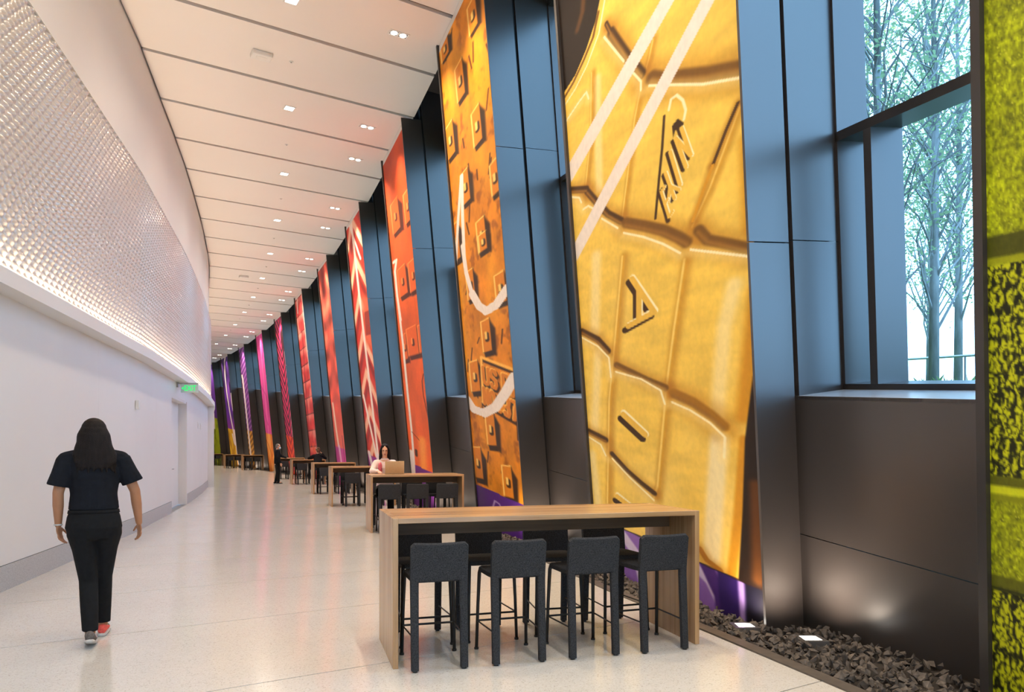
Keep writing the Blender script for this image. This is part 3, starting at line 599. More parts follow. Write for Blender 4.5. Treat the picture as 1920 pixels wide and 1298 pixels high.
GLYPH = {'U': [[(0, 1), (0, .25), (.1, .05), (.3, 0), (.5, .05), (.6, .25), (.6, 1)]],
         'S': [[(.6, .82), (.45, 1), (.15, 1), (0, .82), (.05, .6), (.55, .42), (.6, .2), (.45, 0), (.12, 0), (0, .18)]],
         'P': [[(0, 0), (0, 1), (.42, 1), (.6, .88), (.6, .62), (.42, .5), (0, .5)]],
         'A': [[(0, 0), (.3, 1), (.6, 0)], [(.12, .36), (.48, .36)]], 'T': [[(0, 1), (.6, 1)], [(.3, 1), (.3, 0)]],
         'N': [[(0, 0), (0, 1), (.6, 0), (.6, 1)]], 'O': [[(.3, 0), (.08, .1), (0, .35), (0, .65), (.08, .9), (.3, 1), (.52, .9), (.6, .65), (.6, .35), (.52, .1), (.3, 0)]],
         '.': [[(.28, .02), (.32, .02)]], '3': [[(0, .85), (.2, 1), (.45, 1), (.6, .8), (.5, .58), (.3, .52), (.52, .46), (.6, .22), (.45, 0), (.15, 0), (0, .15)]],
         '7': [[(0, 1), (.6, 1), (.22, 0)]], '9': [[(.1, 0), (.4, .05), (.58, .4), (.6, .75), (.45, 1), (.15, 1), (0, .8), (.05, .55), (.3, .45), (.58, .6)]]}
def relief_text(cv, txt, s0, h0, cw, ch, slope, base):
    """embossed lettering that reads towards smaller s"""
    for dx, dh, col, w in ((-.05, -.035, (50, 26, 4), .075), (.03, .02, (252, 196, 90), .06), (0, 0, base, .055)):
        x = s0
        for cchar in txt:
            for g_ in GLYPH.get(cchar, []):
                cv.stroke([(x - a * cw + dx, h0 + b * ch - (s0 - x + a * cw) * slope + dh) for a, b in g_], w, col, .02)
            x -= cw * (.45 if cchar == ' ' else .95)

def peg(cv, s, h, a, b, face, hi, sh):
    """square stud of a rubber sole: cast shadow, side, face, rim, rivet"""
    cv.poly([(s + a * .6, h - b), (s - a * 1.75, h - b * 1.25), (s - a * 1.9, h + b * .35), (s - a * .9, h + b * .9), (s, h)], sh, .05, .97)
    cv.poly([(s + a * .8, h - b * .9), (s + a * .55, h - b * 1.28), (s - a * 1.2, h - b * 1.22), (s - a * .95, h - b * .8)], sh, .03)
    q = [(s + a, h + b * .92), (s - a * .9, h + b * 1.05), (s - a, h - b * .9), (s + a * .92, h - b)]
    cv.poly(q, face, .015)
    cv.stroke([q[3], q[0], q[1]], .022, hi, .02); cv.stroke([q[1], q[2], q[3]], .018, sh, .02, .5)
    cv.stroke([(s - a * .12, h - b * .22), (s - a * .08, h + b * .1)], .075, sh, .03)
    cv.stroke([(s + a * .1, h - b * .12), (s + a * .1, h + b * .2)], .045, hi, .03)

def paint_yellow(cv):
    S, Hh = cv.S, cv.H; cv.fill((244, 202, 84))
    n = vnoise(S * 2.2, Hh * 9, 3); cv.shade(.92 + .16 * n)
    cv.mix((254, 222, 128), .5 * sstep(.45, .8, vnoise(S * .8, Hh * .7, 8, 2)))
    cv.run(PRINTS['yellow'])
    lo = Hh < .29 + .02 * S
    cv.mix((140, 100, 184), lo * 1.0)
    for p_, w, col in (([(1.35, .3), (.95, .16), (.72, -.1), (.66, -.5)], .10, (205, 190, 225)), ([(1.0, .3), (.78, .05), (.72, -.5)], .12, (70, 34, 120)), ([(.62, .3), (.58, -.5)], .2, (44, 20, 96)), ([(.45, .3), (.43, -.5)], .05, (170, 140, 210)),
                       ([(2.9, .3), (2.5, .1), (2.3, -.4)], .12, (210, 196, 228)), ([(2.2, .3), (1.9, 0), (1.8, -.4)], .14, (70, 34, 120))):
        c2 = cv.c.copy(); cv.stroke(p_, w, col, .03); cv.c = np.where(lo[:, None], cv.c, c2)
    cv.mix((8, 6, 24), lo * sstep(.44, .36, S))
    cv.stroke([(-.2, .286), (3.7, .364)], .014, (30, 12, 10), .01)

def paint_orange(cv):
    S, Hh = cv.S, cv.H; cv.fill((220, 134, 20))
    cv.shade(.80 + .36 * vnoise(S * 2.5, Hh * 3, 5)); cv.mix((120, 58, 8), .55 * sstep(.58, .8, vnoise(S * 3, Hh * 5, 11)))
    cv.mix((246, 172, 40), .5 * sstep(.5, .75, vnoise(S, Hh, 21, 2)))
    for i in range(26):
        x = random.uniform(.2, 2.9); y = random.uniform(.8, 9); cv.stroke([(x, y), (x - random.uniform(-.2, .2), y - random.uniform(.08, .3))], .02, (70, 34, 6), .02)
    for q in sorted(PRINTS['orange_pegs'], key=lambda q: -q[0]): peg(cv, *q, (216, 128, 22), (255, 206, 110), (44, 24, 6))
    a, b, c, d = PRINTS['plate']
    for off, col in ((0, (60, 30, 6)), (.05, (252, 190, 84))):
        cv.stroke([(c[0], c[1] + off), (a[0], a[1] + off), (-.1, b[1] - .05 + off)], .05, col, .03); cv.stroke([(c[0], c[1] + off), (-.1, d[1] - .04 + off)], .05, col, .03)
    relief_text(cv, 'US PAT', 1.90, 2.60, .47, .30, .14, (214, 126, 24))
    relief_text(cv, 'NO.3793', 1.97, 2.22, .40, .30, .14, (214, 126, 24))
    cv.run(PRINTS['orange'])
    lo = Hh < .585 + .0 * S
    cv.mix((84, 30, 132), lo); c2 = cv.c.copy()
    cv.stroke([(2.0, -.1), (1.98, .3), (1.85, .42), (1.6, .40), (1.0, .1)], .03, (180, 150, 205), .02); cv.c = np.where(lo[:, None], cv.c, c2)

def paint_redorange(cv):
    S, Hh = cv.S, cv.H; cv.fill((222, 92, 30))
    cv.shade(.84 + .3 * vnoise(S * 1.5, Hh * 1.5, 31)); cv.mix((160, 40, 14), .6 * sstep(6.2, 9.2, Hh) * vnoise(S, Hh, 4, 2) * 1.6)
    for q in sorted(PRINTS['red_pegs'], key=lambda q: -q[0]): peg(cv, q[0], q[1], q[2], q[3], (226, 98, 32), (255, 150, 80), (74, 22, 8))
    cv.run(PRINTS['redorange'])
    cv.mix((110, 40, 130), (Hh < .92).astype(float))
    cv.stroke([(2.6, 1.2), (2.72, .4)], .2, (236, 222, 212), .03)

def paint_chevron_red(cv):
    S, Hh = cv.S, cv.H; L_ = 2.86; cv.fill((206, 44, 30))
    z = Hh * .80 + np.abs(S - 1.75) * .55; ph = (z % 1.0)
    cv.mix((250, 206, 172), sstep(.0, .06, ph) * sstep(.42, .26, ph)); cv.mix((120, 14, 14), .8 * sstep(.55, .8, ph) * sstep(1.0, .85, ph))
    cv.mix((232, 90, 56), .28 * vnoise(S * 2, Hh * 2, 6))
    cv.poly([(.1, 6.3), (1.3, 6.5), (1.4, 5.0), (.2, 4.6)], (232, 106, 70), .3)
    for i in range(6): cv.stroke([(.2 + .16 * i, 5.9), (.3 + .16 * i, 5.2)], .05, (150, 40, 26), .05)
    cv.stroke([(1.9, 9.4), (1.55, 5.5), (1.05, .9)], .10, (246, 226, 212), .03); cv.stroke([(2.6, 3.2), (1.35, 1.2)], .09, (246, 226, 212), .03)
    cv.stroke([(2.3, 9), (.9, 7.6)], .07, (246, 226, 212), .03)
    cv.mix((150, 40, 140), (Hh < 1.12).astype(float)); cv.stroke([(2.6, 1.2), (1.8, .2)], .14, (240, 220, 225), .03); cv.stroke([(1.2, 1.2), (.9, .2)], .14, (240, 220, 225), .03)

def paint_salmon(cv):
    S, Hh = cv.S, cv.H; cv.fill((222, 84, 66))
    r = np.hypot((S - 1.6) * .8, (Hh - 8.3) * .55); cv.shade(1 + .28 * np.sin(r * 9 + vnoise(S * 2, Hh, 3, 2) * 3) * sstep(3.4, 1.2, r))
    cv.mix((120, 24, 26), sstep(.42, .2, r)); y = Hh - .5 * np.sin(S * 1.3)
    cv.shade(1 + .22 * np.sin(y * 5.5 + 2 * vnoise(S, Hh, 9, 2)) * sstep(2.2, 4.5, Hh)); cv.mix((240, 150, 128), .55 * sstep(3.6, 1.6, Hh) * vnoise(S * 3, Hh * .6, 12))
    cv.stroke([(2.2, 3.3), (2.0, 2.2), (1.75, 1.3)], .10, (246, 214, 190), .08)
    cv.mix((196, 70, 150), (Hh < 1.45).astype(float)); cv.stroke([(1.7, 1.5), (1.4, .2)], .12, (236, 180, 210), .08); cv.stroke([(.8, 2.0), (.75, .4)], .03, (110, 30, 60), .02)

def paint_bricks(cv):
    S, Hh = cv.S, cv.H; cv.fill((204, 48, 50))
    y = Hh * 1.22 + .12 * S; row = np.floor(y); ph = y - row
    cv.mix((238, 130, 116), sstep(.5, .95, ph) * .8); cv.mix((92, 12, 18), sstep(.10, .02, ph)); cv.mix((92, 12, 18), .8 * sstep(.05, .02, np.abs((S + .2 * Hh) % 1.9 - .95) * .5))
    cv.shade(.86 + .28 * vnoise(S * 3, Hh * 4, 17)); cv.mix((244, 170, 150), .6 * sstep(.62, .8, vnoise(S * 1.2, Hh * 1.4, 2, 2)))
    cv.stroke([(1.6, 9.3), (2.0, 8.7), (2.1, 8.2)], .08, (248, 214, 200), .05); cv.stroke([(.45, 9.3), (.5, 7.2), (.35, 5.0), (.1, 2.6)], .11, (248, 214, 200), .04)
    cv.mix((226, 84, 40), .7 * (Hh < 1.7) * sstep(.4, .6, vnoise(S * 2, Hh * 2, 4)))

def paint_chevron_magenta(cv):
    S, Hh = cv.S, cv.H; cv.fill((214, 36, 98))
    z = Hh * 2.1 - np.abs(S - 1.35) * 1.5; ph = z % 1.0
    cv.mix((60, 8, 36), sstep(.45, .55, ph)); cv.shade(.9 + .25 * vnoise(S * 2, Hh * 2, 5))
    cv.poly([(1.3, 8.2), (.2, 8.3), (-.1, 5.6), (.6, 6.2)], (48, 14, 26), .2); cv.stroke([(1.6, 7.4), (1.35, 8.1), (.7, 8.5), (.1, 8.4)], .09, (236, 70, 130), .05)
    cv.stroke([(.35, 7.0), (.25, 4.6), (.4, 2.2)], .12, (250, 196, 214), .04)
    lo = Hh < 2.14; ph2 = (Hh * 1.9 - np.abs(S - 1.4) * 1.1) % 1.0
    cv.c = np.where(lo[:, None], np.where((ph2 > .5)[:, None], (232, 76, 36), (168, 20, 30)), cv.c)

def paint_pink(cv):
    S, Hh = cv.S, cv.H; cv.fill((226, 74, 160))
    cv.shade(.88 + .26 * vnoise(S * 1.8, Hh * .5, 14)); cv.mix((244, 150, 204), sstep(.2, .0, np.abs(S - 1.75 + .05 * Hh)) * .7); cv.mix((176, 40, 120), sstep(.12, .0, np.abs(S - 1.1 + .04 * Hh)) * .6)
    for q in ([(2.7, 5.6), (1.2, 5.0), (.4, 3.6)], [(.1, 8.6), (1.2, 7.4)], [(2.6, 4.0), (1.5, 3.0)]): cv.stroke(q, .07, (176, 40, 120), .1, .7)
    lo = (Hh < 2.4).astype(float); cv.mix((232, 128, 34), lo); cv.mix((250, 176, 84), lo * sstep(.45, .7, vnoise(S * 1.5, Hh, 3, 2)))
    cv.stroke([(2.6, 1.9), (1.0, .9), (.4, 1.6)], .06, (196, 88, 20), .06, .8)

def paint_stripe_purple(cv):
    S, Hh = cv.S, cv.H; cv.fill((86, 34, 116))
    ph = (Hh * 2.6 + S * .9) % 1.0; cv.mix((180, 128, 200), sstep(.55, .62, ph) * sstep(1.0, .92, ph) * .9); cv.mix((150, 60, 160), .5 * vnoise(S, Hh, 8))
    lo = Hh < 2.77; cv.c = np.where(lo[:, None], np.where((ph > .5)[:, None], (222, 160, 60), (140, 84, 20)), cv.c)
    cv.stroke([(2.2, 6.9), (2.05, 6.6), (2.0, 4.5), (1.9, 1.0), (1.85, .2)], .15, (246, 232, 228), .04); cv.stroke([(.6, 5.4), (.5, 4.6), (.9, 3.8)], .07, (190, 90, 200), .04)

def paint_purple(cv):
    S, Hh = cv.S, cv.H; cv.fill((96, 40, 158))
    cv.mix((44, 14, 84), sstep(5.6, 7.6, Hh) * .8); cv.mix((150, 84, 200), sstep(1.0, .3, np.hypot((S - 1.0) * .9, (Hh - 6.1) * .7))); cv.shade(.85 + .3 * vnoise(S, Hh, 12))
    cv.mix((40, 14, 76), sstep(.60, .8, vnoise(S * 1.3, Hh * .9, 15, 2))); cv.mix((168, 60, 176), .5 * sstep(4.4, 3.2, Hh))
    lo = (Hh < 3.0).astype(float); cv.mix((236, 188, 40), lo); cv.mix((198, 140, 20), lo * sstep(.5, .7, vnoise(S * 2, Hh, 5, 2)))
    W_ = (246, 230, 236)
    cv.stroke([(.9, 9.3), (1.9, 8.6), (2.25, 7.4), (2.2, 6.0), (1.7, 4.2), (1.0, 2.7), (.75, 2.0), (.9, 1.75), (1.2, 1.9), (1.6, 2.6)], .13, W_, .04)
    cv.stroke([(.5, 6.0), (.6, 5.2), (.4, 4.6)], .10, W_, .04); cv.stroke([(.7, 3.0), (.45, 1.4), (.3, .2)], .13, W_, .04)

def paint_lime(cv):
    S, Hh = cv.S, cv.H; cv.fill((88, 44, 140)); cv.shade(.85 + .3 * vnoise(S, Hh, 2))
    cv.mix((170, 186, 24), (Hh < 4.2).astype(float)); cv.mix((120, 136, 10), (Hh < 4.2) * sstep(.45, .7, vnoise(S * 2, Hh * 2, 9)))
    cv.stroke([(2.2, 6.2), (1.7, 4.6), (2.0, 3.2)], .13, (246, 236, 236), .04)

def paint_green(cv):
    S, Hh = cv.S, cv.H; cv.fill((150, 156, 8))
    # short pile
    n = vnoise(S * 70, Hh * 45, 3, 3); cv.shade(.45 + 1.05 * n); cv.mix((216, 214, 60), .8 * sstep(.70, .9, vnoise(S * 110, Hh * 70, 7, 2))); cv.shade(.84 + .3 * vnoise(S * 3, Hh * 3, 5, 2))
    # cleat texture: crowded pointed nubs with lit sides
    gx, gy = S * 26 + 1.6 * (vnoise(S * 30, Hh * 24, 41, 2) - .5), Hh * 21 + 1.6 * (vnoise(S * 30, Hh * 24, 43, 2) - .5); best = np.full(len(S), 9.0); bx = np.zeros(len(S)); by = np.zeros(len(S)); ix, iy = np.floor(gx), np.floor(gy)
    for dx in (-1, 0, 1):
        for dy in (-1, 0, 1):
            cx = ix + dx + .15 + .7 * h2(ix + dx, iy + dy, 1); cy = iy + dy + .15 + .7 * h2(ix + dx, iy + dy, 2)
            d = np.hypot(gx - cx, (gy - cy) * .8); m_ = d < best; best = np.where(m_, d, best); bx = np.where(m_, gx - cx, bx); by = np.where(m_, gy - cy, by)
    lit = sstep(.66, .18, best + .55 * np.abs(bx) * (by + .35) - .22 * by + .3 * (vnoise(S * 80, Hh * 60, 47, 2) - .5))
    nub = np.stack([26 + 168 * lit, 27 + 168 * lit, 1 + 12 * lit], -1)
    spk = ((Hh < 2.27) & (Hh > 1.08)) | (Hh < .40)
    cv.c = np.where(spk[:, None], nub, cv.c)
    for a, b, col in ((2.27, 2.31, (150, 152, 8)), (2.31, 2.43, (66, 66, 4)), (1.02, 1.08, (84, 84, 4)), (.97, 1.02, (206, 208, 24)), (.93, .97, (130, 132, 8)), (.42, .49, (84, 84, 4)), (.395, .42, (30, 30, 2))):
        cv.mix(col, sstep(a - .012, a + .012, Hh) * sstep(b + .012, b - .012, Hh) * .9)

def to_lin(c):
    c = np.clip(c, 0, 255) / 255; return np.where(c <= .04045, c / 12.92, ((c + .055) / 1.055) ** 2.4)

def mural(k, ns, nh, g, paint, label, sgrid=None, hgrid=None):
    p, u, v, w = frame(k); L_ = MURAL_L[k]; O = p + w * .08
    ss = np.linspace(.04, L_, ns) if sgrid is None else np.asarray(sgrid, float)
    tt = np.linspace(0, 1, nh) if hgrid is None else np.asarray(hgrid, float)
    S, T = np.meshgrid(ss, tt, indexing='ij'); ns, nh = S.shape
    ztop = ZC - .14; h_lo = -.12 - RAKE * L_
    H1 = (ztop - (O[2] + u[2] * S)) / v[2]; Hh = h_lo + T * (H1 - h_lo)
    co = (O + S[..., None] * u + Hh[..., None] * v).reshape(-1, 3)
    random.seed(k + 40)
    cv = Canvas(S.ravel(), Hh.ravel(), g); paint(cv)
    i = np.arange((ns - 1) * (nh - 1)); r = i // (nh - 1) * nh + i % (nh - 1)
    q = np.stack([r, r + 1, r + nh + 1, r + nh], -1).ravel()
    me = bpy.data.meshes.new('print_face')
    me.vertices.add(len(co)); me.vertices.foreach_set('co', co.ravel())
    me.loops.add(len(q)); me.loops.foreach_set('vertex_index', q)
    me.polygons.add(len(i)); me.polygons.foreach_set('loop_start', i * 4); me.polygons.foreach_set('loop_total', i * 0 + 4)
    me.update(calc_edges=True)
    at = me.color_attributes.new('print', 'FLOAT_COLOR', 'POINT')
    at.data.foreach_set('color', np.concatenate([to_lin(cv.c), np.ones((len(co), 1))], 1).ravel().astype(np.float32))
    me.materials.append(M['print'])
    t = tag(empty('printed_mural'), label, 'mural')
    link('print_face', me, t)
    z_h = (ztop - O[2]) / v[2]
    a, b = O + u * .04 + v * ((ztop - O[2] - u[2] * .04) / v[2]), O + u * L_ + v * ((ztop - O[2] - u[2] * L_) / v[2])
    up = V(0, 0, .13)
    MB().add([a, b, b + up + v * 0, a + up, a + w * .02, b + w * .02, b + up + w * .02, a + up + w * .02], [(0, 1, 2, 3), (7, 6, 5, 4), (0, 3, 7, 4), (1, 5, 6, 2), (3, 2, 6, 7), (0, 4, 5, 1)]).build('header_strip', M['white'], t)
    MB().cell(O + w * .004 + u * .06 + v * h_lo, u * (L_ - .06), w * .09, v * (h_at(O, v, ZC - .6) - h_lo)).build('backing', M['black'], t)
    MB().cell(O - w * .012 + u * (L_ - .0) + v * h_lo, u * .03, w * .10, v * (h_at(O + u * L_, v, ZC - .02) - h_lo)).build('edge_trim', M['black'], t)
    return t

_sg = np.concatenate([np.linspace(.04, 3.3, 12), np.linspace(3.4, 4.06, 82)])
_hg = np.concatenate([np.linspace(0, .46, 430), np.linspace(.47, 1, 40)])
mural(-1, 0, 0, .5, paint_green, 'tall mural print of acid green rubber cleats and short pile', _sg, _hg)
mural(0, 300, 760, .48, paint_yellow, 'tall mural print of yellow moulded blocks with two white diagonal stripes')
mural(1, 120, 520, .30, paint_orange, 'tall mural print of orange studded sole with a white curved tick')
mural(2, 70, 360, .26, paint_redorange, 'tall mural print of red-orange plate with paired studs')
mural(3, 70, 340, .3, paint_chevron_red, 'tall mural print of red and cream chevrons crossed by white lines')
mural(4, 60, 300, .3, paint_salmon, 'tall mural print of salmon folds around a dark eyelet')
mural(5, 60, 300, .3, paint_bricks, 'tall mural print of stacked crimson blocks with a pale line')
mural(6, 60, 300, .3, paint_chevron_magenta, 'tall mural print of magenta and black chevrons')
mural(7, 40, 240, .3, paint_pink, 'tall mural print of plain pink cloth over an orange foot')
mural(8, 60, 300, .3, paint_stripe_purple, 'narrow mural print of purple diagonal stripes over a gold foot')
mural(9, 60, 260, .3, paint_purple, 'tall mural print of purple shapes with white loops over yellow')
mural(10, 40, 160, .3, paint_lime, 'tall mural print of purple over lime green past the bend')

# ---------------------------------------------------------------- ceiling fittings
def ceil_pt(j, f_, along=.5):
    """point in ceiling panel j, f_ from the right end (0) to the left wall (1)"""
    R0, R1, L0, L1 = panels[j]
    return (R0 * (1 - along) + R1 * along) * (1 - f_) + (L0 * (1 - along) + L1 * along) * f_
def disc(mb, x, y, z0, z1, r, n=16):
    return mb.loft([(V(x, y, z0), V(r, 0, 0), V(0, r, 0)), (V(x, y, z1), V(r, 0, 0), V(0, r, 0))], n)

def downlight():
    t = empty('downlight', rz=FA)
    f = MB()
    for a in ((-.12, .12, -.12, -.095), (-.12, .12, .095, .12), (-.12, -.095, -.095, .095), (.095, .12, -.095, .095)): f.box(*a, -.012, .004)
    f.build('trim_ring', M['plastic'], t)
    MB().box(-.095, .095, -.095, .095, -.006, .002).build('lens', M['lamp'], t)
    return tag(t, 'lit square recessed downlight in a white ceiling panel', 'ceiling light', 'square downlights along the ceiling centre')
def twin():
    t = empty('twin_spotlight', rz=FA)
    f = MB()
    for a in ((-.19, .19, -.095, -.075), (-.19, .19, .075, .095), (-.19, -.17, -.075, .075), (.17, .19, -.075, .075), (-.012, .012, -.075, .075)): f.box(*a, -.010, .004)
    f.build('trim_ring', M['plastic'], t)
    MB().box(-.17, .17, -.075, .075, .0, .003).build('recess', M['black'], t)
    for x in (-.088, .088): disc(MB(), x, 0, -.008, -.002, .062).build('lamp_lens', M['lamp'], t)
    return tag(t, 'twin round spotlight in a white ceiling panel near the murals', 'ceiling light', 'twin spotlights along the mural side of the ceiling')
def add_light(parent, kind, energy, loc, aim, **kw):
    la = bpy.data.lights.new(parent.name + '_lamp', kind); la.energy = energy; la.color = WARM
    for a, b in kw.items(): setattr(la, a, b)
    o = bpy.data.objects.new(parent.name + '_lamp', la); COL.objects.link(o); o.parent = parent
    o.location = loc
    o.rotation_mode = 'QUATERNION'; o.rotation_quaternion = Vector(aim).to_track_quat('-Z', 'Y')
    return o
dl0, tw0 = downlight(), twin(); first_d = first_t = True
dl_l = dict(shape='DISK', size=.18, spread=math.radians(150))
for j in sorted(panels):
    if j % 2 == 0 or j < -2:
        x, y = ceil_pt(j, .5)
        o = dl0 if first_d else copy_tree(dl0); first_d = False
        o.location = (x, y, ZC)
for o in [o for o in COL.objects if o.name.startswith('downlight') and o.parent is None]:
    add_light(o, 'AREA', DOWN_W, (0, 0, -.03), (0, 0, -1), **dl_l)
for j in sorted(panels):
    if j % 3 != 2:
        x, y = ceil_pt(j, .17)
        o = tw0 if first_t else copy_tree(tw0); first_t = False
        o.location = (x, y, ZC); o['j'] = j
for o in [o for o in COL.objects if o.name.startswith('twin_spotlight') and o.parent is None]:
    j = o['j']; k = j // 3; del o['j']
    p, u, v, w = frame(min(k, 11)); tgt = p + u * MURAL_L[min(k, 11)] * (.3 if j % 3 == 0 else .75) + v * 2.6
    d = tgt - V(*o.location); c, s_ = math.cos(-FA), math.sin(-FA)
    add_light(o, 'SPOT', TWIN_W, (0, 0, -.03), (c * d[0] - s_ * d[1], s_ * d[0] + c * d[1], d[2]), spot_size=math.radians(95), spot_blend=1.0, shadow_soft_size=.08)
# white access-point boxes and sprinkler heads
for j, f_ in ((5, .60), (14, .68), (23, .70)):
    x, y = ceil_pt(j, f_)
    t = tag(empty('ceiling_box', (x, y, ZC), FA), 'white wireless box hanging flat under a ceiling panel', 'ceiling box', 'boxes under the ceiling')
    bevel(MB().box(-.19, .19, -.12, .12, -.09, 0).build('body', M['plastic'], t), .02)
    MB().box(-.10, .10, -.05, .05, -.094, -.089).build('face_plate', M['white'], t)
for j in range(-3, 22, 2):
    x, y = ceil_pt(j, .5)
    t = tag(empty('sprinkler_head', (x, y, ZC)), 'small round sprinkler cover in a white ceiling panel', 'sprinkler', 'sprinkler covers in the ceiling')
    disc(MB(), 0, 0, -.012, 0, .04).build('cover', M['plastic'], t)
    disc(MB(), 0, 0, -.022, -.012, .018).build('cap', M['steel'], t)

# ---------------------------------------------------------------- lamps set in the gravel
UPS = []
def uplight(loc, label, group, aim, power=1.0):
    t = tag(empty('ground_uplight', loc), label, 'ground light', group)
    f = MB()
    for a in ((-.11, .11, -.11, -.07), (-.11, .11, .07, .11), (-.11, -.07, -.07, .07), (.07, .11, -.07, .07)): f.box(*a, -.05, .008)
    f.build('trim_plate', M['steel'], t)
    disc(MB(), 0, 0, -.02, .002, .068).build('lens', M['lamp'], t)
    add_light(t, 'SPOT', UP_W * power, (0, 0, .02), aim, spot_size=math.radians(150), spot_blend=1.0, shadow_soft_size=.04, color=(1, .82, .66))
    return t
for k in range(-1, 10):
    p, u, v, w = frame(k); e = fin_vec(k)
    a = p + e * .14 - u * .42; b = p + e * .03 + u * .16 - w * .13
    UPS += [a[:2], b[:2]]
    uplight((a[0], a[1], .0), 'square steel uplight in gravel before the cladding below a window', 'uplights below the windows', (.12, .30, 1))
    uplight((b[0], b[1], .0), 'square steel uplight in gravel at the foot of a mural', 'uplights at the mural feet', (-.05, .2, 1), .6)

# ---------------------------------------------------------------- gravel
rng = np.random.default_rng(7)
def stone_pts(r):
    n = 9; q = rng.normal(size=(n, 3)); q /= np.linalg.norm(q, axis=1)[:, None]
    return q * r * np.array([1.15, .95, .7]) * rng.uniform(.75, 1.2, (n, 1))
def hull_mesh(r):
    bm = bmesh.new()
    for q in stone_pts(r): bm.verts.new(q)
    h = bmesh.ops.convex_hull(bm, input=bm.verts)
    junk = list({g for g in h['geom_interior'] + h['geom_unused'] if isinstance(g, bmesh.types.BMVert)})
    if junk: bmesh.ops.delete(bm, geom=junk, context='VERTS')
    me = bpy.data.meshes.new('gravel_stone'); bm.to_mesh(me); bm.free(); return me
kinds = []
for i in range(10):
    me = hull_mesh(.036); me.materials.append(M['stone'] if i % 3 else M['stone2']); kinds.append(me)
spots = []
for j in np.arange(-2.2, 12, .0078):
    dens = 1.0 if j < 4 else .4
    if rng.random() > dens: continue
    P = right_line(j, rng.uniform(kerb(j) + .14, .06), 0)
    spots.append((P[0] + rng.uniform(-.02, .02), P[1] + rng.uniform(-.02, .02), -.035 + rng.uniform(0, .035)))
more = []
for rep in range(4):
    for j in np.arange(-2.2, 9 if rep < 3 else 4, .0085):
        w_ = rng.uniform(kerb(j) + .14, .50); k = math.floor(j / 3); sloc = (j / 3 - k) * period(k)
        if sloc < MURAL_L[k] and w_ > .10: continue
        P = right_line(j, w_, 0); more.append((P[0], P[1], -.045 + rng.uniform(0, .045)))
spots = [q for q in spots + more if min(np.hypot(q[0] - a[0], q[1] - a[1]) for a in UPS) > .135]
def inside(q):
    x = 960 + 1400 * q[0] / max(q[1], .1); y = 840.4 + 1400 * 1.567 / max(q[1], .1)
    return q[1] > 3.9 and x < 1840 and y < 1300
vis = sorted([q for q in spots if inside(q)], key=lambda q: q[1])
single = []
for q in vis:
    if len(single) >= 300: break
    if q[2] > -.022: single.append(q)
sset = set(single)
for q in single:
    o = link('gravel_stone', kinds[int(rng.integers(10))], None, (q[0], q[1], q[2] + .012))
    o.rotation_euler = tuple(rng.uniform(0, 6.28, 3)); sc = rng.uniform(.7, 1.25); o.scale = (sc, sc, sc)
    tag(o, 'dark brown crushed stone in the gravel bed by the kerb', 'stone', 'crushed stones in the gravel bed')
gv, gf, base = [], [], 0
protos = [(np.array([v.co[:] for v in m_.vertices]), [tuple(p_.vertices) for p_ in m_.polygons]) for m_ in kinds]
for q in spots:
    if q in sset: continue
    pv, pf = protos[int(rng.integers(10))]; Rm = np.array(Matrix.Rotation(rng.uniform(0, 6.28), 3, Vector(rng.normal(size=3))))
    gv.append(pv @ Rm.T * rng.uniform(.7, 1.25) + np.array(q)); gf += [tuple(i + base for i in f_) for f_ in pf]; base += len(pv)
gm = bpy.data.meshes.new('gravel'); gm.from_pydata(np.concatenate(gv).tolist(), [], gf); gm.materials.append(M['stone']); gm.materials.append(M['stone2'])
gm.polygons.foreach_set('material_index', (rng.random(len(gm.polygons)) < .0).astype(int))
tag(link('gravel', gm), 'dark crushed stone filling the bed between kerb and wall', 'gravel', kind='stuff')

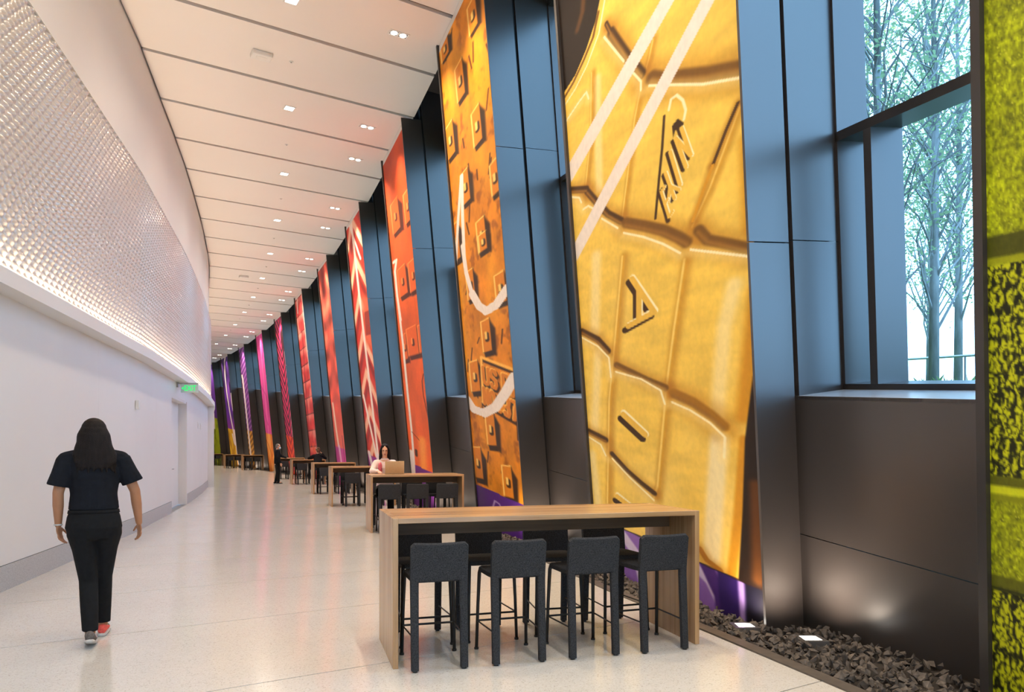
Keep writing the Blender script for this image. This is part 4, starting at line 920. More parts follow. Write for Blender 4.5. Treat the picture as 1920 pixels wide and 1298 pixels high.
# ---------------------------------------------------------------- bar tables
def table(FLc, L_, ang, label, D=.885, Hh=1.067, T=.038):
    t = tag(empty('bar_table', (FLc[0], FLc[1], 0), math.radians(ang)), label, 'table', 'oak bar tables in a row')
    bevel(MB().box(T, L_ - T, 0, D, Hh - T, Hh).build('table_top', M['wood_x'], t), .002, 1)
    for x in (0, L_ - T):
        bevel(MB().box(x, x + T, 0, D, 0, Hh).build('side_panel', M['wood_z'], t), .002, 1)
    MB().box(T, L_ - T, D * .5 - .015, D * .5 + .015, Hh - T - .13, Hh - T - .001).build('apron', M['wood_shaded'], t)
    return t
def stool_proto():
    t = empty('counter_stool')
    # felt back, slightly bowed, running down into two felt legs
    mb = MB(); n = 18; prof = []
    for i in range(n + 1):
        x = -.205 + .41 * i / n; bow = -.022 * (1 - (x / .205) ** 2); top = .905 - .026 * (1 - math.sqrt(max(0, 1 - (max(0, abs(x) - .170) / .0352) ** 2))) - .006 * (1 - (x / .205) ** 2)
        prof.append((x, bow, top))
    vs_ = []
    for x, b, top in prof:
        for y, z in ((-.020, .632), (.020, .632), (.020 - .028, top - .012), (.008 - .028, top), (-.008 - .028, top), (-.020 - .028, top - .012)):
            vs_.append((x, y + b, z))
    fs_ = [(i * 6 + a, i * 6 + (a + 1) % 6, (i + 1) * 6 + (a + 1) % 6, (i + 1) * 6 + a) for i in range(n) for a in range(6)] + [tuple(range(6))[::-1], tuple(range(n * 6, n * 6 + 6))]
    mb.add(vs_, fs_).build('backrest', M['felt'], t, smooth=False)
    for s_ in (-1, 1):
        x = s_ * .176; b = -.022 * (1 - (x / .205) ** 2)
        mb = MB(); R = []
        for z, w_, d_, y in ((.012, .026, .024, -.035), (.3, .027, .023, -.020), (.58, .029, .021, -.004), (.66, .030, .020, b)):
            R.append((z, w_, d_, y))
        vs_ = []
        for z, w_, d_, y in R:
            for a, c in ((-1, -.7), (-.7, -1), (.7, -1), (1, -.7), (1, .7), (.7, 1), (-.7, 1), (-1, .7)): vs_.append((x + a * w_, y + c * d_, z))
        fs_ = [(i * 8 + a, i * 8 + (a + 1) % 8, (i + 1) * 8 + (a + 1) % 8, (i + 1) * 8 + a) for i in range(3) for a in range(8)] + [tuple(range(8))[::-1], tuple(range(24, 32))]
        lg = mb.add(vs_, fs_).build('leg', M['felt'], t); lg['label'] = 'felt covered rear leg'
        disc(MB(), x, -.035, 0, .012, .017, 8).build('glide', M['blackmetal'], lg)
        fx = s_ * .195
        mb = MB().loft([(V(fx * 1.04, .435, .014), V(.013, 0, 0), V(0, .016, 0)), (V(fx, .42, .35), V(.013, 0, 0), V(0, .017, 0)), (V(fx * .96, .405, .60), V(.015, 0, 0), V(0, .019, 0)), (V(fx * .93, .38, .645), V(.017, 0, 0), V(0, .024, 0))], 8)
        lg = mb.build('leg', M['blackmetal'], t, smooth=True); lg['label'] = 'slim black front leg'
        disc(MB(), fx * 1.04, .435, 0, .016, .018, 8).build('glide', M['blackmetal'], lg)
        MB().tube((fx * 1.02, .425, .225), (s_ * .176, -.02, .225), .006, n=6).build('footrest_bar', M['blackmetal'], t)
    MB().tube((-.2, .427, .225), (.2, .427, .225), .0085, n=6).build('footrest_bar', M['blackmetal'], t)
    st = MB().prism([(-.178, 0), (-.195, .12), (-.198, .38), (-.17, .425), (.17, .425), (.198, .38), (.195, .12), (.178, 0)], .615, .652)
    bevel(st.build('seat', M['felt'], t), .008)
    return t
STOOL = stool_proto(); stool_used = [False]
def stool(FLc, ang, x, y, rot, label, group):
    a = math.radians(ang); o = STOOL if not stool_used[0] else copy_tree(STOOL); stool_used[0] = True
    o.location = (FLc[0] + x * math.cos(a) - y * math.sin(a), FLc[1] + x * math.sin(a) + y * math.cos(a), 0)
    o.rotation_euler = (0, 0, a + math.radians(rot))
    return tag(o, label, 'stool', group)
TABLES = [((-.842, 5.281), 2.437, 16.3, 'long oak bar table before the yellow mural', 'the long table', (.315, .90, 1.487, 2.07)),
          ((-2.60, 13.75), 1.76, 17.0, 'oak bar table with an open laptop on it', 'the laptop table', (.33, .85, 1.42)),
          ((-4.81, 19.9), 1.72, 19.0, 'oak bar table before the red and cream chevron mural', 'the chevron mural table', (.55, 1.2)),
          ((-6.73, 25.3), 1.42, 20.0, 'oak bar table before the salmon mural', 'the salmon mural table', (.40, 1.0)),
          ((-9.43, 32.0), 1.42, 22.0, 'oak bar table a dark haired sitter leans on', 'the leaning sitter\'s table', (.42, 1.0)),
          ((-11.83, 37.4), 1.42, 23.5, 'oak bar table the standing person rests a hand on', 'the standing person\'s table', (.42, 1.0)),
          ((-19.0, 52.7), 1.42, 27.0, 'oak bar table before the pink mural', 'the pink mural table', (.42, 1.0)),
          ((-22.06, 57.4), 1.42, 28.0, 'oak bar table before the purple striped mural', 'the striped mural table', (.42, 1.0)),
          ((-26.98, 65.9), 1.42, 30.0, 'last oak bar table before the purple mural by the bend', 'the last table', (.42, 1.0))]
def which(q, n):
    if q == 0: return 'by its aisle end'
    if q == n - 1: return 'by its mural end'
    return ('second', 'third')[q - 1] + ' from its aisle end'
for i, (FLc, L_, ang, lab, where, xs) in enumerate(TABLES):
    table(FLc, L_, ang, lab)
    rn = random.Random(i + 3)
    for q, x in enumerate(xs):
        r = (0, .5, 2.0, 3.0)[q] if i == 0 else rn.uniform(-5, 5)
        y = -.075 if i == 0 else rn.uniform(-.1, .0)
        if i == 4 and q == 1: x, y, r = 1.08, -.37, 0      # the sitter's own stool
        stool(FLc, ang, x, y, r, 'charcoal felt stool on near side of ' + where + ', ' + which(q, len(xs)), 'stools at the bar tables')
    for q, x in enumerate(xs):
        x, y, r = x + (.0 if i else (.02, -.03, .0, -.04)[q]), .985 + rn.uniform(-.02, .05), 180 + rn.uniform(-4, 4)
        if i == 1 and q == 0: x, y, r = .40, 1.34, 173
        if i == 1 and q == 1: x = .93
        stool(FLc, ang, x, y, r, 'charcoal felt stool on far side of ' + where + ', ' + which(q, len(xs)), 'stools at the bar tables')

# ---------------------------------------------------------------- exit sign and wall plates
def text_mesh(txt, size, depth, name):
    cu = bpy.data.curves.new(name, 'FONT'); cu.body = txt; cu.size = size; cu.extrude = depth; cu.align_x = 'CENTER'; cu.align_y = 'CENTER'; cu.resolution_u = 2
    cu.offset = size * .008
    o = bpy.data.objects.new(name, cu); COL.objects.link(o); bpy.context.view_layer.update()
    me = bpy.data.meshes.new_from_object(o.evaluated_get(bpy.context.evaluated_depsgraph_get())); bpy.data.objects.remove(o); me.name = name; return me
px, py = left(left_s(18.85), 0.0)
t = tag(empty('exit_sign', (px, py, 3.1), math.radians(8)), 'green lit EXIT sign on a clear blade beside the door alcove', 'exit sign')
MB().box(-.02, .05, -.05, .05, -.0, .13).build('mount', M['steel'], t)
MB().box(.04, .52, -.012, .012, .085, .115).build('arm', M['steel'], t)
MB().box(.10, .52, -.006, .006, -.13, .088).build('panel', M['exitpanel'], t)
me = text_mesh('EXIT', .165, .003, 'lettering'); me.materials.append(M['exitgreen'])
o = link('lettering', me, t, (.325, -.011, -.022)); o.rotation_euler = (math.radians(90), 0, 0); o.scale = (.86, 1.15, 1)
MB().add([(.165, -.012, .015), (.165, -.012, -.06), (.115, -.012, -.022), (.165, -.008, .015), (.165, -.008, -.06), (.115, -.008, -.022)], [(0, 2, 1), (3, 4, 5), (0, 1, 4, 3), (1, 2, 5, 4), (2, 0, 3, 5)]).build('arrow', M['exitgreen'], t)
def plate(y, z, w_, h_, d_, label, nm):
    p_ = left(left_s(y), 0.0); c_ = nrm(np.append(left(left_s(y) + .3) - p_, 0))
    t = tag(empty(nm, (p_[0], p_[1], z), math.atan2(c_[1], c_[0])), label, 'wall box')
    bevel(MB().box(-w_ / 2, w_ / 2, -d_, -.001, -h_ / 2, h_ / 2).build('body', M['plastic'], t), .008, 1)
    MB().box(-w_ * .3, w_ * .3, -d_ - .006, -d_, -h_ * .2, h_ * .3).build('face', M['white'], t)
    disc(MB(), 0, 0, 0, .001, .001); return t
plate(13.9, 2.37, .12, .17, .07, 'white wall sounder box on the left wall before the alcove', 'wall_sounder')
plate(24.2, 2.30, .22, .22, .02, 'flat white switch plate on the wall past the alcove', 'switch_plate')
plate(25.2, 2.30, .22, .22, .02, 'second flat white switch plate beside the first past the alcove', 'switch_plate')

# ---------------------------------------------------------------- people
SKIN = mat('skin_tan', srgb(172, 118, 84), .55, noise=(20, .05, (1, 1, 1)))
SKIN2 = mat('skin_light', srgb(222, 170, 140), .55, noise=(20, .05, (1, 1, 1)))
HAIR = mat('hair_dark', (.010, .006, .005, 1), .65, spec=.2, noise=(60, .5, (1, 1, .1)), bump=(120, .5))
HAIR2 = mat('hair_brown', (.10, .045, .02, 1), .55, noise=(60, .5, (1, 1, .2)), bump=(120, .6))
HAIR3 = mat('hair_grey', (.16, .13, .11, 1), .6, noise=(60, .4, (1, 1, .2)), bump=(120, .5))
CLOTH = mat('black_cotton', (.010, .011, .015, 1), .9, spec=.15, noise=(30, .2, (1, 1, 1)), bump=(18, .12))
TROUS = mat('black_trousers', (.008, .008, .009, 1), .85, spec=.2, noise=(30, .2, (1, 1, 1)), bump=(14, .12))
SHOE = mat('grey_knit_shoe', (.12, .10, .09, 1), .8, noise=(80, .3, (1, 1, 1)))
CORAL = mat('coral_shoe', srgb(226, 84, 72), .7, noise=(80, .2, (1, 1, 1)))
SOLE = mat('pale_sole', (.55, .52, .48, 1), .7, noise=(40, .1, (1, 1, 1)))
MASK = mat('pale_blue_mask', srgb(186, 214, 232), .8, noise=(40, .05, (1, 1, 1)))
EYE = mat('dark_eye', (.01, .008, .007, 1), .2, noise=(10, .1, (1, 1, 1)))
LIP = mat('lips', srgb(176, 84, 78), .5, noise=(10, .05, (1, 1, 1)))
JACKET = mat('white_pink_jacket', srgb(236, 214, 208), .7, noise=(9, .12, (1, 1, 1)))
JPINK = mat('pink_print', srgb(206, 96, 110), .75, noise=(26, .35, (1, 1, 1)))
X_, Y_, Z_ = V(1, 0, 0), V(0, 1, 0), V(0, 0, 1)

def hand(mb, w, d, n, t, curl=.35, sc=1.0):
    """w wrist, d finger direction, n palm side, t thumb side"""
    d, n, t = nrm(d), nrm(n), nrm(t)
    Mx = np.stack([t, n, d], -1)
    mb.ell(w + d * .05 * sc, .040 * sc, .016 * sc, .052 * sc, Mx)
    for i, L_ in enumerate((.074, .082, .076, .058)):
        p = w + d * .088 * sc + t * (.029 - .0195 * i) * sc; ang = .12
        for q, f_ in enumerate((.45, .32, .23)):
            dd = d * math.cos(ang) + n * math.sin(ang); e = p + dd * L_ * f_ * sc
            mb.cap(p, e, (.0095 - .001 * q) * sc, (.0085 - .001 * q) * sc, 8); p = e; ang += curl * (1 + .12 * i)
    p = w + d * .03 * sc + t * .03 * sc
    e = p + nrm(d * .6 + t * .6 + n * .35) * .042 * sc; mb.cap(p, e, .013 * sc, .0105 * sc, 8)
    mb.cap(e, e + nrm(d * .85 + t * .25 + n * .4) * .034 * sc, .0100 * sc, .008 * sc, 8)

def head(mb, c, fwd, up):
    """cranium, jaw, nose, ears; c is the middle of the head"""
    f_, u_ = nrm(fwd), nrm(up); r_ = nrm(np.cross(f_, u_)); Mx = np.stack([r_, f_, u_], -1)
    P = lambda a, b, c_: c + r_ * a + f_ * b + u_ * c_
    mb.ell(P(0, -.008, .030), .076, .096, .090, Mx); mb.ell(P(0, .022, -.035), .060, .070, .085, Mx)
    mb.ell(P(0, .055, -.088), .034, .032, .026, Mx)
    mb.cap(P(0, .088, .012), P(0, .104, -.026), .008, .013, 8); mb.ell(P(0, .078, .030), .05, .018, .012, Mx)
    for s_ in (-1, 1): mb.ell(P(s_ * .077, -.005, -.01), .010, .020, .032, Mx)
    return P, Mx
def face_bits(t, P, Mx, mask=False):
    for s_ in (-1, 1): MB().ell(P(s_ * .030, .083, .010), .013, .008, .006, Mx, 8).build('eye', EYE, t, True)
    for s_ in (-1, 1): MB().ell(P(s_ * .032, .088, .030), .018, .006, .004, Mx, 8).build('eyebrow', HAIR, t, True)
    if mask:
        mb = MB().ell(P(0, .062, -.055), .064, .062, .052, Mx); mb.build('face_mask', MASK, t, True)
    else: MB().ell(P(0, .092, -.058), .022, .010, .008, Mx, 8).build('mouth', LIP, t, True)

def limb(mb, pts, rad, **kw):
    for a, b, r0, r1 in zip(pts[:-1], pts[1:], rad[:-1], rad[1:]): mb.cap(a, b, r0, r1, 12, **kw)
def shoe(t, ankle, heel_z, fwd, m, accent):
    f_ = nrm(V(fwd[0], fwd[1], 0)); r_ = V(f_[1], -f_[0], 0); a = V(ankle[0], ankle[1], 0); hz = heel_z
    up = MB(); R = []
    for y, w_, h_, lift in ((-.085, .028, .045, hz), (-.06, .036, .062, hz * .9), (0, .038, .062, hz * .55), (.07, .042, .042, hz * .12), (.13, .043, .032, 0), (.175, .030, .022, .004), (.19, .012, .012, .008)):
        R.append((a + f_ * y + V(0, 0, .022 + lift + h_ / 1.0 * .55), r_ * w_, V(0, 0, h_ * .62)))
    up.loft(R, 14)
    o = up.remesh('shoe', m, t, .006, 4)
    so = MB(); R = []
    for y, w_, lift in ((-.095, .026, hz), (-.07, .038, hz * .95), (0, .040, hz * .55), (.07, .045, hz * .12), (.13, .046, 0), (.185, .030, .002), (.2, .012, .005)):
        R.append((a + f_ * y + V(0, 0, .014 + lift), r_ * w_, V(0, 0, .014)))
    so.loft(R, 12).build('sole', SOLE, o, True)
    ac = MB().ell(a + f_ * .10 + V(0, 0, .052), .040, .050, .020, np.stack([r_, f_, Z_], -1)); ac.build('toe_cap', accent, o, True)
    return o

def walker():
    t = tag(empty('person', (-3.37, 6.02, 0), math.radians(27)), 'person walking away in black t-shirt and trousers with long dark hair', 'person')
    # local axes: x right, y ahead
    hipL, hipR = V(-.09, -.01, .95), V(.10, .01, .95)
    knL, knR = V(-.04, .03, .50), V(.06, .14, .51)
    anL, anR = V(-.02, -.16, .115), V(.055, .27, .09)
    shL, shR = V(-.19, 0, 1.475), V(.19, 0, 1.48)
    elL, elR = V(-.245, -.04, 1.215), V(.295, .03, 1.215)
    wrL, wrR = V(-.25, .04, .955), V(.325, .10, .945)
    b = MB()
    b.loft([(V(0, 0, .86), X_ * .15, Y_ * .10), (V(0, 0, .98), X_ * .175, Y_ * .115), (V(0, 0, 1.12), X_ * .140, Y_ * .095), (V(0, .01, 1.30), X_ * .165, Y_ * .105), (V(0, 0, 1.45), X_ * .175, Y_ * .095), (V(0, -.005, 1.54), X_ * .10, Y_ * .07)], 16)
    b.cap((0, -.01, 1.50), (0, .01, 1.63), .058, .052); P, Mx = head(b, V(0, .02, 1.685), V(0, 1, -.05), V(0, .05, 1))
    for s_, e_, w_, sd in ((shL, elL, wrL, 1), (shR, elR, wrR, -1)):
        limb(b, [s_, e_ * .5 + s_ * .5, e_], [.056, .047, .040]); limb(b, [e_, e_ * .6 + w_ * .4, w_], [.040, .040, .026])
        b.cap(V(0, 0, 1.48), s_, .055, .052)
        hand(b, w_, V(.12 * sd, .16, -1) if sd > 0 else V(.05, .25, -1), V(sd * .8, .3, 0), V(.0, .9, 0) + V(sd * .3, 0, 0), .42)
    for h_, k_, a_ in ((hipL, knL, anL), (hipR, knR, anR)):
        limb(b, [h_, k_, a_], [.085, .055, .038]); b.cap(a_, a_ + V(0, .10, -.045), .035, .03)
    b.remesh('body', SKIN, t, .0055, 5); face_bits(t, P, Mx)
    # t-shirt
    c = MB()
    c.loft([(V(0, 0, 1.075), X_ * .182, Y_ * .125), (V(0, 0, 1.09), X_ * .180, Y_ * .124), (V(0, .0, 1.20), X_ * .168, Y_ * .118), (V(0, .005, 1.34), X_ * .190, Y_ * .126), (V(0, 0, 1.47), X_ * .20, Y_ * .115), (V(0, -.005, 1.545), X_ * .12, Y_ * .085), (V(0, -.005, 1.575), X_ * .075, Y_ * .07)], 18)
    for s_, e_, q in ((shL, elL, .80), (shR, elR, .74)):
        d_ = nrm(e_ - s_); a_ = nrm(np.cross(d_, Y_)); end = s_ + (e_ - s_) * q + V(.012 * np.sign(s_[0]), 0, 0)
        c.cap(V(s_[0] * .30, 0, 1.505), s_ - V(0, 0, .004), .070, .070); c.loft([(s_, a_ * .074, Y_ * .074), (s_ * .45 + end * .55, a_ * .076, Y_ * .075), (end, a_ * .084, Y_ * .080)], 14)
    c.remesh('t_shirt', CLOTH, t, .007, 5)
    # trousers
    c = MB()
    c.loft([(V(0, 0, .84), X_ * .165, Y_ * .12), (V(0, -.01, .93), X_ * .205, Y_ * .145), (V(0, -.005, 1.02), X_ * .190, Y_ * .132), (V(0, 0, 1.085), X_ * .166, Y_ * .115)], 18)
    for h_, k_, a_ in ((hipL, knL, anL), (hipR, knR, anR)):
        m_ = h_ * .55 + k_ * .45
        c.loft([(h_ + V(0, 0, .03), X_ * .098, Y_ * .12), (h_ - V(0, 0, .08), X_ * .102, Y_ * .118), (m_, X_ * .088, Y_ * .095), (k_, X_ * .070, Y_ * .075), (k_ * .55 + a_ * .45 + V(0, -.015, 0), X_ * .066, Y_ * .068), (a_ + V(0, 0, .015), X_ * .058, Y_ * .058)], 16)
    c.ell(V(0, -.05, .95), .17, .10, .12)
    c.remesh('trousers', TROUS, t, .007, 10)
    bl = MB().loft([(V(0, 0, 1.045), X_ * .187, Y_ * .129), (V(0, 0, 1.072), X_ * .181, Y_ * .125)], 24); bl.build('belt', TROUS, t, True)
    # long hair down the back
    c = MB()
    c.ell(V(0, .0, 1.715), .094, .108, .097)
    c.loft([(V(.0, -.02, 1.775), X_ * .05, Y_ * .05), (V(.0, -.03, 1.72), X_ * .090, Y_ * .085), (V(.0, -.04, 1.66), X_ * .108, Y_ * .085), (V(.002, -.06, 1.58), X_ * .135, Y_ * .075), (V(.010, -.075, 1.51), X_ * .160, Y_ * .058), (V(.015, -.10, 1.45), X_ * .150, Y_ * .034), (V(.015, -.11, 1.41), X_ * .09, Y_ * .016)], 16)
    for i in range(22):
        a = -1.35 + 2.7 * i / 21; x = math.sin(a) * .105; y = -.02 - math.cos(a) * .085
        c.cap((x * .5, y * .45, 1.77), (x * .95, y, 1.67), .02, .022, 8); c.cap((x * .95, y, 1.67), (x * 1.12 + .008, y - .02, 1.53 + .01 * math.sin(i * 5)), .022, .022, 8); c.cap((x * 1.12 + .008, y - .02, 1.53), (x * 1.42 + .012, y * .8 - .035, 1.40 + .03 * math.sin(i * 3.7)), .022, .009, 8)
    c.remesh('hair', HAIR, t, .007, 5)
    MB().loft([(wrL + V(0, 0, -.004), X_ * .031, Y_ * .031), (wrL + V(0, 0, .008), X_ * .031, Y_ * .031)], 14).build('bracelet', SOLE, t, True)
    shoe(t, anL, .055, V(.02, 1, 0), SHOE, CORAL); shoe(t, anR, .0, V(.08, 1, 0), CORAL, SHOE)
    return t
walker()

def sitter(name_lab, loc, rz, top_m, skin, hair_m, pose):
    t = tag(empty('person', loc, rz), name_lab, 'person'); z = .68
    b = MB(); J = pose; lean = J.get('lean', .08); q = J.get('tall', 1.0)
    ch = V(0, lean, z + .42 * q); nk = V(0, lean + .03, z + .56 * q); hd = V(*J['head'])
    b.loft([(V(0, 0, z + .02), X_ * .16, Y_ * .11), (V(0, lean * .3, z + .20 * q), X_ * .13, Y_ * .095), (ch, X_ * .165, Y_ * .10), (nk, X_ * .09, Y_ * .065)], 16)
    b.cap(nk, hd - V(0, 0, .08), .05, .048); P, Mx = head(b, hd, V(*J['look']), V(*J['up']))
    for s_ in (-1, 1):
        sh = V(s_ * .17, lean + .01, z + .50 * q); el, wr = V(*J['el'][s_]), V(*J['wr'][s_])
        limb(b, [sh, el], [.05, .04]); limb(b, [el, wr], [.038, .026]); b.cap(V(0, lean, z + .5 * q), sh, .06, .055)
        hd_ = J['hand'][s_]; hand(b, wr, V(*hd_[0]), V(*hd_[1]), V(*hd_[2]), .4)
        hp = V(s_ * .09, .02, z + .07); kn = V(s_ * .11, .42, z + .06); an = V(s_ * .10, .40, .28)
        limb(b, [hp, kn], [.08, .055]); limb(b, [kn, an], [.052, .036]); b.cap(an, an + V(0, .14, -.02), .034, .026)
    b.remesh('body', skin, t, .0075, 4); face_bits(t, P, Mx)
    c = MB()
    c.loft([(V(0, 0, z + .03), X_ * .178, Y_ * .128), (V(0, lean * .3, z + .20 * q), X_ * .158, Y_ * .118), (ch, X_ * .188, Y_ * .122), (V(0, lean + .01, z + .53 * q), X_ * .12, Y_ * .085), (nk + V(0, 0, .025), X_ * .07, Y_ * .065)], 16)
    for s_ in (-1, 1):
        sh = V(s_ * .17, lean + .01, z + .50 * q); el, wr = V(*J['el'][s_]), V(*J['wr'][s_]); e2 = el + (wr - el) * .9
        c.cap(V(s_ * .06, lean, z + .5 * q), sh, .07, .068); limb(c, [sh, el], [.066, .055]); limb(c, [el, e2], [.054, .040])
    top = c.remesh('jacket' if top_m is JACKET else 'shirt', top_m, t, .008, 4)
    if top_m is JACKET:
        for s_ in (-1, 1):
            MB().ell(V(s_ * .085, lean + .075, z + .42 * q), .050, .055, .11).build('printed_panel', JPINK, top, True)
    c = MB()
    for s_ in (-1, 1):
        hp = V(s_ * .09, .02, z + .07); kn = V(s_ * .11, .42, z + .06); an = V(s_ * .10, .40, .28)
        limb(c, [hp, kn], [.095, .068]); limb(c, [kn, an], [.066, .052])
    c.ell(V(0, 0, z + .08), .18, .13, .09); c.remesh('trousers', TROUS, t, .009, 4)
    for s_ in (-1, 1):
        MB().cap((s_ * .10, .37, .255), (s_ * .10, .55, .245), .040, .034).remesh('shoe', TROUS, t, .008, 2)
    c = MB(); J['hair'](c, P, Mx); c.remesh('hair', hair_m, t, .008, 2)
    return t, P
def long_hair(c, P, Mx):
    c.ell(P(0, -.022, .040), .084, .096, .092, Mx)
    for s_ in (-1, 1):
        c.cap(P(s_ * .035, .035, .095), P(s_ * .076, .03, .0), .030, .028); c.cap(P(s_ * .076, .03, 0), P(s_ * .085, .02, -.13), .028, .032); c.cap(P(s_ * .085, .02, -.13), P(s_ * .095, .0, -.24), .034, .014)
    c.cap(P(0, -.07, 0), P(0, -.08, -.20), .07, .05)
def bun_hair(c, P, Mx):
    c.ell(P(0, -.02, .045), .098, .108, .096, Mx); c.ell(P(0, -.06, -.02), .090, .07, .085, Mx)
    for i in range(12):
        a = i * 2.4; c.ell(P(.06 * math.cos(a), -.05 + .05 * math.sin(a), .07 + .03 * math.sin(i)), .035, .035, .035, Mx, 8)
# woman with the laptop, on the far side of her table, facing the near end of the hall
FLc, ang = TABLES[1][0], math.radians(17)
def on_table(FLc, ang, x, y): return (FLc[0] + x * math.cos(ang) - y * math.sin(ang), FLc[1] + x * math.sin(ang) + y * math.cos(ang))
q = on_table(FLc, ang, .40, 1.13)
sitter('person in white and pink jacket with long black hair typing at a table', (q[0], q[1], 0), math.radians(180 + 10), JACKET, SKIN2, HAIR,
       dict(lean=.10, tall=1.18, head=(0, .16, 1.525), look=(0, 1, -.30), up=(0, .3, 1), el={-1: (-.25, .24, 1.01 + .10), 1: (.25, .24, 1.01 + .10)}, wr={-1: (-.13, .42, 1.115), 1: (.13, .42, 1.115)},
            hand={-1: ((.25, 1, -.1), (0, -.1, -1), (1, -.2, 0)), 1: ((-.25, 1, -.1), (0, -.1, -1), (-1, -.2, 0))}, hair=long_hair))
q = on_table(FLc, ang, .50, .50)
t = tag(empty('laptop', (q[0], q[1], 1.068), math.radians(180 + 12)), 'open gold laptop on the bar table before the typing person', 'laptop')
GOLD = mat('champagne_aluminium', srgb(206, 178, 140), .4, metal=.3, noise=(30, .04, (1, 1, 1)))
bevel(MB().box(-.18, .18, -.125, .125, 0, .016).build('keyboard_base', GOLD, t), .004, 1)
MB().box(-.15, .15, -.04, .09, .016, .018).build('keyboard', M['blackmetal'], t)
ld = MB().cell((-.18, .118, .014), (.36, 0, 0), (0, .062, .235), (0, .010, -.003)).build('lid', GOLD, t)
MB().cell((-.168, .1165, .024), (.336, 0, 0), (0, .056, .213), (0, .001, -.0005)).build('screen', mat('laptop_screen', (.2, .24, .3, 1), .2, noise=(5, .1, (1, 1, 1))), ld)
# leaning sitter seen from behind
FLc, ang = TABLES[4][0], math.radians(22)
q = on_table(FLc, ang, 1.08, -.16)
sitter('person in black seen from behind leaning elbows on a bar table', (q[0], q[1], 0), ang, CLOTH, SKIN2, HAIR2,
       dict(lean=.20, tall=1.1, head=(.02, .30, 1.45), look=(-.3, 1, -.3), up=(0, .3, 1), el={-1: (-.36, .36, 1.12), 1: (.36, .34, 1.12)}, wr={-1: (-.16, .55, 1.12), 1: (.20, .36, 1.34)},
            hand={-1: ((1, .3, 0), (0, 0, -1), (0, 1, 0)), 1: ((-.6, .0, .6), (-1, 0, 0), (0, 1, 0))}, hair=bun_hair))

def stander():
    t = tag(empty('person', (-10.22, 32.5, 0), math.radians(-62)), 'standing person in black wearing a pale face mask beside a bar table', 'person')
    hipL, hipR = V(-.09, 0, .92), V(.09, 0, .92); knL, knR = V(-.09, .03, .49), V(.10, .02, .49); anL, anR = V(-.10, -.05, .09), V(.11, .03, .09)
    shL, shR = V(-.19, .01, 1.44), V(.19, .01, 1.44); elL, elR = V(-.24, .20, 1.22), V(.27, -.02, 1.15); wrL, wrR = V(-.20, .44, 1.13), V(.25, .10, .92)
    b = MB()
    b.loft([(V(0, 0, .84), X_ * .15, Y_ * .10), (V(0, 0, .96), X_ * .17, Y_ * .12), (V(0, 0, 1.12), X_ * .15, Y_ * .11), (V(0, .01, 1.28), X_ * .165, Y_ * .11), (V(0, 0, 1.41), X_ * .17, Y_ * .095), (V(0, 0, 1.48), X_ * .10, Y_ * .07)], 16)
    b.cap((0, 0, 1.46), (0, .02, 1.58), .056, .052); P, Mx = head(b, V(0, .04, 1.63), V(.15, 1, -.08), V(0, .08, 1))
    for s_, e_, w_, hd_ in ((shL, elL, wrL, (V(.1, 1, -.05), V(0, 0, -1), V(1, 0, 0))), (shR, elR, wrR, (V(0, .2, -1), V(-1, 0, 0), V(0, 1, 0)))):
        limb(b, [s_, e_], [.054, .042]); limb(b, [e_, w_], [.042, .028]); b.cap(V(0, 0, 1.43), s_, .06, .056); hand(b, w_, *hd_, .3)
    for h_, k_, a_ in ((hipL, knL, anL), (hipR, knR, anR)):
        limb(b, [h_, k_, a_], [.08, .055, .04]); b.cap(a_, a_ + V(0, .12, -.045), .036, .03)
    b.remesh('body', SKIN2, t, .0075, 4); face_bits(t, P, Mx, True)
    c = MB()
    c.loft([(V(0, 0, .90), X_ * .185, Y_ * .135), (V(0, 0, 1.0), X_ * .18, Y_ * .135), (V(0, 0, 1.15), X_ * .17, Y_ * .128), (V(0, .01, 1.30), X_ * .19, Y_ * .130), (V(0, 0, 1.42), X_ * .195, Y_ * .115), (V(0, 0, 1.50), X_ * .10, Y_ * .08)], 16)
    for s_, e_, w_ in ((shL, elL, wrL), (shR, elR, wrR)):
        c.cap(s_ * V(.4, 1, 1), s_, .075, .07); limb(c, [s_, e_, e_ + (w_ - e_) * .9], [.068, .056, .042])
    c.remesh('jacket', CLOTH, t, .009, 4)
    c = MB()
    for h_, k_, a_ in ((hipL, knL, anL), (hipR, knR, anR)): limb(c, [h_, k_, a_ + V(0, 0, .02)], [.10, .075, .058])
    c.ell(V(0, 0, .93), .185, .135, .10); c.remesh('trousers', TROUS, t, .009, 4)
    for a_ in (anL, anR): shoe(t, a_, 0, V(0, 1, 0), TROUS, TROUS)
    c = MB().ell(P(0, -.022, .036), .084, .094, .086, Mx); c.ell(P(0, -.06, -.03), .066, .045, .06, Mx); c.remesh('hair', HAIR3, t, .008, 2)
stander()

